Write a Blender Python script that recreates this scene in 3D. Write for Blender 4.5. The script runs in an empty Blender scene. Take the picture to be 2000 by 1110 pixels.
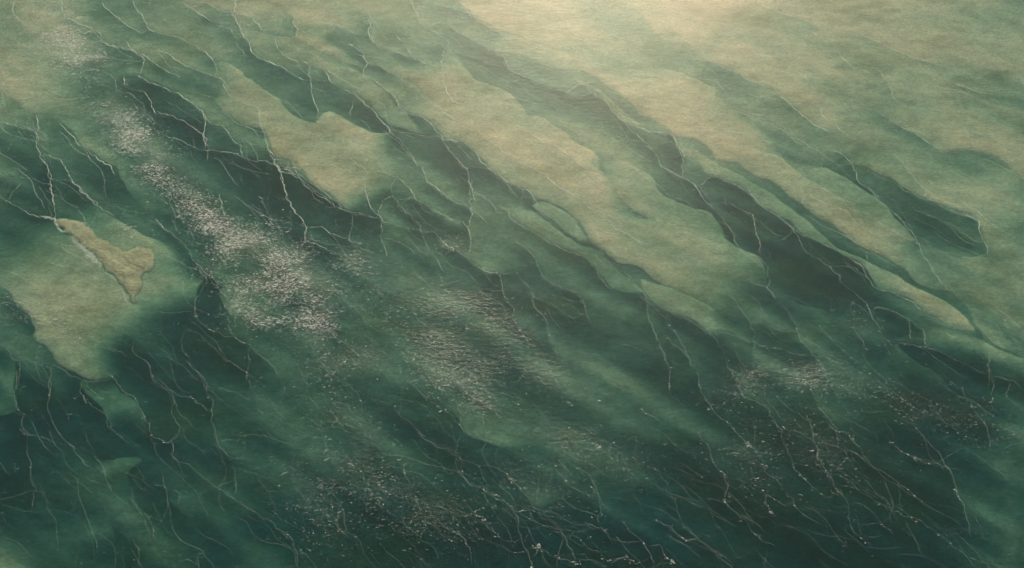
import bpy, bmesh, math, random
import numpy as np
from mathutils import Vector, noise
from mathutils.geometry import delaunay_2d_cdt

random.seed(7)
R = math.radians
scene = bpy.context.scene
col = scene.collection

# ------------------------------------------------------------------ camera
CAM_H, PITCH, HFOV = 100.0, 50.0, 45.0
cam_data = bpy.data.cameras.new("camera")
cam = bpy.data.objects.new("camera", cam_data)
col.objects.link(cam)
cam.location = (0, 0, CAM_H)
cam.rotation_euler = (R(90 - PITCH), 0, 0)
cam_data.sensor_width = 36
cam_data.lens = 18 / math.tan(R(HFOV / 2))
cam_data.clip_start = 1
cam_data.clip_end = 20000
scene.camera = cam

# ------------------------------------------------------------------ sky, sun, exposure
SUN_EL, SUN_AZ = 23.5, 4.0            # azimuth in degrees to the right of straight ahead (+Y)
world = bpy.data.worlds.new("World")
scene.world = world
world.use_nodes = True
wn = world.node_tree
sky = wn.nodes.new("ShaderNodeTexSky")
sky.sky_type = 'NISHITA'
sky.sun_disc = False
sky.sun_elevation = R(SUN_EL)
sky.sun_rotation = R(SUN_AZ)
sky.dust_density = 3.0
wn.links.new(sky.outputs[0], wn.nodes["Background"].inputs[0])
wn.nodes["Background"].inputs[1].default_value = 0.10

sun_data = bpy.data.lights.new("sun", 'SUN')
sun_data.energy = 5.0
sun_data.angle = R(0.5)
sun_data.color = (1.0, 0.85, 0.58)
sun = bpy.data.objects.new("sun", sun_data)
col.objects.link(sun)
d = Vector((math.sin(R(SUN_AZ)) * math.cos(R(SUN_EL)), math.cos(R(SUN_AZ)) * math.cos(R(SUN_EL)), math.sin(R(SUN_EL))))
sun.rotation_euler = d.to_track_quat('Z', 'Y').to_euler()
sun.location = d * 300

scene.view_settings.view_transform = 'Standard'
scene.view_settings.look = 'None'
scene.view_settings.gamma = 1
scene.view_settings.use_curve_mapping = False
scene.view_settings.exposure = 0.06
scene.cycles.volume_bounces = 1
scene.cycles.transparent_max_bounces = 40
scene.cycles.max_bounces = 6
scene.cycles.use_denoising = True

# ------------------------------------------------------------------ map of the lagoon (metres), read off the survey picture
FPX = 1000 / math.tan(R(HFOV / 2))


def g(px, py, z=0.0):
    """survey picture coordinates (2000 x 1110) -> map position at height z (0 = the water surface)"""
    u, v = (px - 1000) / FPX, (555 - py) / FPX
    cp, sp = math.cos(R(PITCH)), math.sin(R(PITCH))
    dy, dz = cp + v * sp, -sp + v * cp
    t = (CAM_H - z) / -dz
    return (u * t, dy * t)


def ginv(x, y):
    cp, sp = math.cos(R(PITCH)), math.sin(R(PITCH))
    dz = -CAM_H
    fwd = y * cp - dz * sp
    up = y * sp + dz * cp
    return (1000 + FPX * x / fwd, 555 - FPX * up / fwd)


DEPTH = np.array([
    # x: 0    200  400  600  800  1000 1200 1400 1600 1800 2000
    [1.3, 1.3, 1.0, 1.0, 1.1, 0.8, 0.7, 0.6, 0.6, 0.8, 1.0],     # y 0
    [1.5, 1.8, 1.4, 1.6, 1.4, 1.5, 1.5, 1.3, 1.1, 1.1, 1.2],     # 185
    [2.2, 2.3, 2.0, 2.3, 2.2, 2.0, 2.0, 2.3, 2.2, 2.1, 1.6],     # 370
    [2.4, 2.3, 2.6, 2.6, 2.3, 2.3, 2.5, 2.7, 3.3, 2.6, 1.6],     # 555
    [3.6, 3.7, 3.4, 3.1, 2.8, 3.0, 3.1, 3.3, 2.5, 3.5, 3.4],     # 740
    [3.9, 3.1, 2.8, 2.8, 3.3, 3.6, 3.2, 3.9, 4.1, 4.2, 2.6],     # 925
    [2.2, 3.2, 3.4, 3.2, 4.3, 4.5, 4.5, 4.5, 4.5, 4.4, 3.0],     # 1110
]) * 0.062
POOLS = [  # hollows of the bed: px, py, rx, ry, turn, extra depth
    (570, 410, 75, 40, 40, .9), (690, 445, 60, 35, 30, .7), (690, 215, 95, 24, 32, 1.1), (545, 125, 90, 26, 40, .7), (310, 205, 75, 32, 30, 1.1), (200, 345, 60, 34, 40, 1.3),
    (405, 590, 26, 40, 10, 1.2), (480, 750, 100, 45, 35, .6), (150, 790, 60, 50, 60, .7), (60, 640, 50, 40, 40, .8), (1480, 425, 90, 26, 32, 1.1), (1610, 545, 150, 36, 30, .9), (1780, 625, 150, 26, 30, .9),
    (1810, 430, 120, 26, 30, 1.2), (1340, 345, 60, 28, 20, .9), (1230, 255, 80, 20, 38, .7), (1080, 160, 110, 20, 30, .6), (1360, 130, 60, 20, 25, .8), (1270, 75, 50, 16, 50, .5), (1590, 270, 90, 24, 36, .6),
    (890, 305, 60, 30, 50, .8), (820, 510, 36, 16, 10, 1.0), (940, 865, 36, 20, 20, .9), (1010, 650, 50, 22, 30, .7), (1400, 680, 120, 30, 30, .5), (1900, 725, 110, 22, 25, .7), (480, 230, 60, 20, 35, .6),
    (930, 420, 40, 30, 40, .6), (1120, 590, 60, 24, 40, .6), (1730, 220, 60, 20, 20, .5), (1960, 240, 60, 24, 25, .6), (740, 60, 50, 18, 20, .5), (870, 75, 70, 18, 35, .5), (90, 270, 60, 20, 30, .5),
]
RELIEF = 0.17


def smooth(t):
    t = np.clip(t, 0, 1)
    return t * t * (3 - 2 * t)


def base_depth(px, py):
    px = np.asarray(px, float)
    py = np.asarray(py, float)
    a = np.clip(px / 200, 0, 9.999)
    b = np.clip(py / 185, 0, 5.999)
    i, j = a.astype(int), b.astype(int)
    fa, fb = smooth(a - i), smooth(b - j)
    return (DEPTH[j, i] * (1 - fa) * (1 - fb) + DEPTH[j, i + 1] * fa * (1 - fb)
            + DEPTH[j + 1, i] * (1 - fa) * fb + DEPTH[j + 1, i + 1] * fa * fb)


def streak(x, y):
    """long diagonal swells of the bed, running down to the right"""
    u, v = x * 0.80 - y * 0.60, x * 0.60 + y * 0.80
    return noise.noise(Vector((u * 0.045, v * 0.30, 4.4))) + 0.6 * noise.noise(Vector((u * 0.12, v * 0.75, 14.4)))


def base_z(x, y):
    px, py = ginv(x, y)
    z = -float(base_depth(px, py)) + step_at(x, y)
    for (cx, cy, rx, ry, a, s) in POOLS:
        dx, dy = px - cx, py - cy
        if abs(dx) + abs(dy) > 2.6 * max(rx, ry):
            continue
        ca, sa = math.cos(R(a)), math.sin(R(a))
        u, v = (dx * ca + dy * sa) / rx, (-dx * sa + dy * ca) / ry
        z -= 0.028 * s * math.exp(-(u * u + v * v) * 0.7)
    z += 0.035 * noise.noise(Vector((x * 0.05, y * 0.10, 3.3)))
    z += 0.018 * noise.noise(Vector((x * 0.18, y * 0.30, 8.1)))
    z *= 1 + 0.38 * streak(x, y)
    return min(z, -0.035)


# small steps of the bed that the foam lines follow, on a 0.3 m grid
GX0, GY0, GS, GNX, GNY = -95.0, 30.0, 0.3, 634, 434
STEP = np.zeros((GNY, GNX))


def step_at(x, y):
    a, b = (x - GX0) / GS, (y - GY0) / GS
    if a < 0 or b < 0 or a >= GNX - 1 or b >= GNY - 1:
        return 0.0
    i, j = int(a), int(b)
    a -= i
    b -= j
    return float((STEP[j, i] * (1 - a) + STEP[j, i + 1] * a) * (1 - b) + (STEP[j + 1, i] * (1 - a) + STEP[j + 1, i + 1] * a) * b)


def add_step(q, amount, reach):
    """lower the bed along one side (towards -x, -y) of the polyline q, fading over reach metres"""
    q = np.array(q[::3] + [q[-1]])
    if len(q) < 4:
        return
    lo, hi = q.min(0) - reach * 2.2, q.max(0) + reach * 2.2
    i0, i1 = max(0, int((lo[0] - GX0) / GS)), min(GNX, int((hi[0] - GX0) / GS) + 1)
    j0, j1 = max(0, int((lo[1] - GY0) / GS)), min(GNY, int((hi[1] - GY0) / GS) + 1)
    if i1 <= i0 or j1 <= j0:
        return
    X, Y = np.meshgrid(GX0 + GS * np.arange(i0, i1), GY0 + GS * np.arange(j0, j1))
    best = np.full(X.shape, 1e9)
    sd = np.zeros(X.shape)
    al = np.zeros(X.shape)
    n = len(q) - 1
    for k in range(n):
        ax, ay = q[k]
        bx, by = q[k + 1]
        dx, dy = bx - ax, by - ay
        L2 = dx * dx + dy * dy + 1e-9
        t = np.clip(((X - ax) * dx + (Y - ay) * dy) / L2, 0, 1)
        ex, ey = X - ax - t * dx, Y - ay - t * dy
        dd = np.hypot(ex, ey)
        m = dd < best
        best[m] = dd[m]
        side = (dx * ey - dy * ex)
        sd[m] = side[m]
        al[m] = ((k + t) / n)[m]
    D = q[-1] - q[0]
    # which side of the run points towards (-1, -0.8)
    s_low = np.sign(D[0] * -0.8 - D[1] * -1.0)
    s_ = best * np.sign(sd) * s_low
    end = smooth(al * 5) * smooth((1 - al) * 5)
    low = smooth((s_ + 0.15) / 0.4) * np.exp(-np.maximum(s_, 0) / reach) * (s_ > -0.2)
    high = np.exp(-np.maximum(-s_, 0) / (reach * .6)) * smooth((-s_ + 0.15) / 0.4)
    STEP[j0:j1, i0:i1] += (-amount * low + 0.35 * amount * high) * end


# ------------------------------------------------------------------ materials
def new_mat(name):
    m = bpy.data.materials.new(name)
    m.use_nodes = True
    m.node_tree.nodes.clear()
    return m, m.node_tree.nodes, m.node_tree.links


def N(nodes, kind, **kw):
    n = nodes.new(kind)
    for k, v in kw.items():
        setattr(n, k, v)
    return n


def noise_node(nodes, links, vec, scale, detail=4, rough=0.55, stretch=(1, 1, 1), rot=0.0):
    mp = N(nodes, "ShaderNodeMapping")
    mp.inputs['Scale'].default_value = stretch
    mp.inputs['Rotation'].default_value = (0, 0, rot)
    links.new(vec, mp.inputs['Vector'])
    n = N(nodes, "ShaderNodeTexNoise")
    n.inputs['Scale'].default_value = scale
    n.inputs['Detail'].default_value = detail
    n.inputs['Roughness'].default_value = rough
    links.new(mp.outputs[0], n.inputs['Vector'])
    return n.outputs['Fac']


def ramp(nodes, links, fac, stops):
    r = N(nodes, "ShaderNodeValToRGB")
    e = r.color_ramp.elements
    while len(e) < len(stops):
        e.new(0.5)
    for k, (p, c) in enumerate(stops):
        e[k].position = p
        e[k].color = (*c, 1) if len(c) == 3 else c
    links.new(fac, r.inputs[0])
    return r.outputs[0]


def mix(nodes, links, fac, a, b, kind='MIX'):
    m = N(nodes, "ShaderNodeMix", data_type='RGBA', blend_type=kind)
    for sock, v in ((m.inputs[0], fac), (m.inputs[6], a), (m.inputs[7], b)):
        if hasattr(v, 'links'):
            links.new(v, sock)
        elif isinstance(v, (int, float)):
            sock.default_value = v
        else:
            sock.default_value = (*v, 1)
    return m.outputs[2]


def math_(nodes, links, op, a, b=0.0, clamp=False):
    m = N(nodes, "ShaderNodeMath", operation=op, use_clamp=clamp)
    for sock, v in ((m.inputs[0], a), (m.inputs[1], b)):
        if hasattr(v, 'links'):
            links.new(v, sock)
        else:
            sock.default_value = v
    return m.outputs[0]


def sand_material(name, sand, silt, weed, weed_amount=0.5, bump=0.5, deep=None):
    m, nd, lk = new_mat(name)
    out = N(nd, "ShaderNodeOutputMaterial")
    bs = N(nd, "ShaderNodeBsdfPrincipled")
    bs.inputs['Roughness'].default_value = 0.9
    bs.inputs['Specular IOR Level'].default_value = 0.1
    pos = N(nd, "ShaderNodeNewGeometry").outputs['Position']
    broad = noise_node(nd, lk, pos, 0.045, 5, 0.6, (1, 1.6, 1), R(30))
    mott = noise_node(nd, lk, pos, 0.55, 6, 0.65, (0.8, 1.5, 1), R(20))
    fine = noise_node(nd, lk, pos, 3.0, 5, 0.72, (0.8, 1.4, 1))
    weedn = noise_node(nd, lk, pos, 0.12, 6, 0.62, (0.8, 1.4, 1), R(-20))
    bf = ramp(nd, lk, broad, [(0.38, (0, 0, 0)), (0.62, (1, 1, 1))])
    c = mix(nd, lk, bf, sand, silt)
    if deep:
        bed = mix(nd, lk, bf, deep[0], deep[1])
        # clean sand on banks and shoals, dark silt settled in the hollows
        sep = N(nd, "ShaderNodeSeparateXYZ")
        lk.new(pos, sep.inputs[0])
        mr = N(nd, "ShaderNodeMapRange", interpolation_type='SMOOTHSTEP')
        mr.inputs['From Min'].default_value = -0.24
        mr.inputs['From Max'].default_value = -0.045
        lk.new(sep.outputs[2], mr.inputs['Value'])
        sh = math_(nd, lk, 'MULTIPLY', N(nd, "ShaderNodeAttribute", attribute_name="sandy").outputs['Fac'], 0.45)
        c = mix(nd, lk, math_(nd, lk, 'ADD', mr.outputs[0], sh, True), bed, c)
    wf = math_(nd, lk, 'MULTIPLY', ramp(nd, lk, weedn, [(0.48, (0, 0, 0)), (0.68, (1, 1, 1))]), weed_amount)
    c = mix(nd, lk, wf, c, weed)
    c = mix(nd, lk, 1.0, c, ramp(nd, lk, mott, [(0.30, (0.72, 0.74, 0.74)), (0.72, (1.22, 1.22, 1.18))]), 'MULTIPLY')
    c = mix(nd, lk, 1.0, c, ramp(nd, lk, fine, [(0.28, (0.68, 0.70, 0.72)), (0.5, (1, 1, 1)), (0.72, (1.4, 1.37, 1.3))]), 'MULTIPLY')
    lk.new(c, bs.inputs['Base Color'])
    b = N(nd, "ShaderNodeBump")
    b.inputs['Strength'].default_value = bump
    b.inputs['Distance'].default_value = 0.12
    lk.new(math_(nd, lk, 'ADD', mott, math_(nd, lk, 'MULTIPLY', fine, 0.6)), b.inputs['Height'])
    lk.new(b.outputs[0], bs.inputs['Normal'])
    lk.new(bs.outputs[0], out.inputs[0])
    return m


SAND, SILT, WEED = (0.64, 0.49, 0.33), (0.50, 0.41, 0.27), (0.13, 0.14, 0.05)
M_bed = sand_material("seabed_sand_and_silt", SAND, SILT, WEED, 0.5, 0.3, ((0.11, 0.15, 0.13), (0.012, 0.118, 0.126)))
M_bank = M_bed
M_flat = sand_material("mudflat_silt", (0.31, 0.325, 0.215), (0.25, 0.275, 0.18), (0.17, 0.19, 0.12), 0.5, 0.5)


def foam_material(name, colour, cover, scale):
    m, nd, lk = new_mat(name)
    out = N(nd, "ShaderNodeOutputMaterial")
    df = N(nd, "ShaderNodeBsdfPrincipled")
    df.inputs['Base Color'].default_value = (*colour, 1)
    df.inputs['Roughness'].default_value = 0.7
    tr = N(nd, "ShaderNodeBsdfTransparent")
    pos = N(nd, "ShaderNodeNewGeometry").outputs['Position']
    n1 = noise_node(nd, lk, pos, scale, 4, 0.7)
    n2 = noise_node(nd, lk, pos, 0.16, 3, 0.6)
    at = N(nd, "ShaderNodeAttribute", attribute_name="cover")
    f = ramp(nd, lk, n1, [(0.34, (0.45,) * 3), (0.62, (1, 1, 1))])
    f2 = ramp(nd, lk, n2, [(0.35, (0.6,) * 3), (0.65, (1.0,) * 3)])
    f = math_(nd, lk, 'MULTIPLY', f, f2)
    f = math_(nd, lk, 'MULTIPLY', f, at.outputs['Fac'])
    f = math_(nd, lk, 'MULTIPLY', f, cover, True)
    mx = N(nd, "ShaderNodeMixShader")
    lk.new(f, mx.inputs[0])
    lk.new(tr.outputs[0], mx.inputs[1])
    lk.new(df.outputs[0], mx.inputs[2])
    lk.new(mx.outputs[0], out.inputs[0])
    return m


M_foam = foam_material("sea_foam", (0.82, 0.90, 0.80), 0.56, 3.0)
M_fleck = foam_material("painted_glint_and_froth", (0.92, 0.90, 0.84), 1.3, 2.0)  # near-white colour stands in for sun glitter; also used for froth specks


def water_material():
    m, nd, lk = new_mat("lagoon_water")
    out = N(nd, "ShaderNodeOutputMaterial")
    pos = N(nd, "ShaderNodeNewGeometry").outputs['Position']
    ruf = N(nd, "ShaderNodeAttribute", attribute_name="ruffle").outputs['Fac']
    w1 = noise_node(nd, lk, pos, 1.9, 4, 0.62, (0.7, 1.3, 1), R(-6))
    w2 = noise_node(nd, lk, pos, 5.5, 3, 0.6, (0.6, 1.3, 1), R(8))
    gust = noise_node(nd, lk, pos, 0.07, 4, 0.6, (1, 1.6, 1), R(25))
    amp = math_(nd, lk, 'ADD', math_(nd, lk, 'MULTIPLY', ruf, 0.75), math_(nd, lk, 'ADD', math_(nd, lk, 'MULTIPLY', gust, 0.12), 0.04))
    h = math_(nd, lk, 'MULTIPLY', math_(nd, lk, 'ADD', w1, math_(nd, lk, 'MULTIPLY', w2, 0.4)), amp)
    b = N(nd, "ShaderNodeBump")
    b.inputs['Strength'].default_value = 1.0
    b.inputs['Distance'].default_value = 0.18
    lk.new(h, b.inputs['Height'])
    # Schlick reflectance of water, the same from either side (the surface does not bend light here)
    dt = N(nd, "ShaderNodeVectorMath", operation='DOT_PRODUCT')
    lk.new(b.outputs[0], dt.inputs[0])
    lk.new(N(nd, "ShaderNodeNewGeometry").outputs['Incoming'], dt.inputs[1])
    cosv = math_(nd, lk, 'ABSOLUTE', dt.outputs['Value'])
    pw = math_(nd, lk, 'POWER', math_(nd, lk, 'SUBTRACT', 1.0, cosv, True), 5.0)
    refl = math_(nd, lk, 'ADD', math_(nd, lk, 'MULTIPLY', pw, 0.98), 0.02)
    gl = N(nd, "ShaderNodeBsdfAnisotropic")
    gl.distribution = 'BECKMANN'
    rough = math_(nd, lk, 'ADD', math_(nd, lk, 'MULTIPLY', ruf, -0.02), 0.36)
    lk.new(rough, gl.inputs['Roughness'])
    lk.new(b.outputs[0], gl.inputs['Normal'])
    tr = N(nd, "ShaderNodeBsdfTransparent")
    mx = N(nd, "ShaderNodeMixShader")
    lk.new(refl, mx.inputs[0])
    lk.new(tr.outputs[0], mx.inputs[1])
    lk.new(gl.outputs[0], mx.inputs[2])
    lk.new(mx.outputs[0], out.inputs['Surface'])
    ab = N(nd, "ShaderNodeVolumeAbsorption")
    ab.inputs['Density'].default_value = 4.9
    ab.inputs['Color'].default_value = (0.27, 0.70, 0.685, 1)
    lk.new(ab.outputs[0], out.inputs['Volume'])
    return m


M_water = water_material()


# ------------------------------------------------------------------ mesh helpers
def link_mesh(name, verts, faces, mat, smooth_shade=True, attr=None):
    me = bpy.data.meshes.new(name)
    me.from_pydata(verts, [], faces)
    me.materials.append(mat)
    if smooth_shade:
        me.polygons.foreach_set('use_smooth', [True] * len(me.polygons))
    if attr:
        for an, vals in attr.items():
            a = me.attributes.new(an, 'FLOAT', 'POINT')
            a.data.foreach_set('value', vals)
    me.update()
    o = bpy.data.objects.new(name, me)
    col.objects.link(o)
    return o


def tag(o, label=None, cat=None, group=None, kind=None):
    for k, v in (('label', label), ('category', cat), ('group', group), ('kind', kind)):
        if v:
            o[k] = v
    return o


def axis(lo, hi, step, far):
    """fine steps from lo to hi, growing steps out to far on both sides"""
    a = list(np.arange(lo, hi + 1e-6, step))
    s, x = step, hi
    right = []
    while x < far:
        s *= 1.5
        x += s
        right.append(x)
    s, x = step, lo
    left = []
    while x > -far:
        s *= 1.5
        x -= s
        left.append(x)
    return left[::-1] + a + right


# ------------------------------------------------------------------ polylines
def catmull(P, step=0.4, closed=False):
    n = len(P)
    out = []
    rng = range(n if closed else n - 1)
    for i in rng:
        p1, p2 = P[i], P[(i + 1) % n]
        p0 = P[i - 1] if (closed or i > 0) else p1
        p3 = P[(i + 2) % n] if (closed or i + 2 < n) else p2
        L = math.hypot(p2[0] - p1[0], p2[1] - p1[1])
        m = max(1, int(L / step))
        for k in range(m):
            t = k / m
            t2, t3 = t * t, t * t * t
            out.append(tuple(0.5 * (2 * b + (c - a) * t + (2 * a - 5 * b + 4 * c - dd) * t2 + (3 * b - a - 3 * c + dd) * t3)
                             for a, b, c, dd in zip(p0, p1, p2, p3)))
    if not closed:
        out.append(tuple(P[-1]))
    return out


def wob(x, y, amp, f, seed):
    return (amp * noise.noise(Vector((x * f, y * f, seed))), amp * noise.noise(Vector((x * f, y * f, seed + 40))))


def on_tile(t, pts):
    x0, y0, s = TILES[t]
    return [(x0 + p[0] / s, y0 + p[1] / s) + tuple(p[2:]) for p in pts]


K = 1992 / 700
TILES = {1: (0, 0, K), 2: (650, 0, K), 3: (1300, 0, K), 4: (0, 360, K), 5: (650, 360, K), 6: (1300, 360, K), 7: (0, 720, K), 8: (650, 720, K), 9: (1300, 720, K), 'm': (80, 380, 1388 / 300)}

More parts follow.
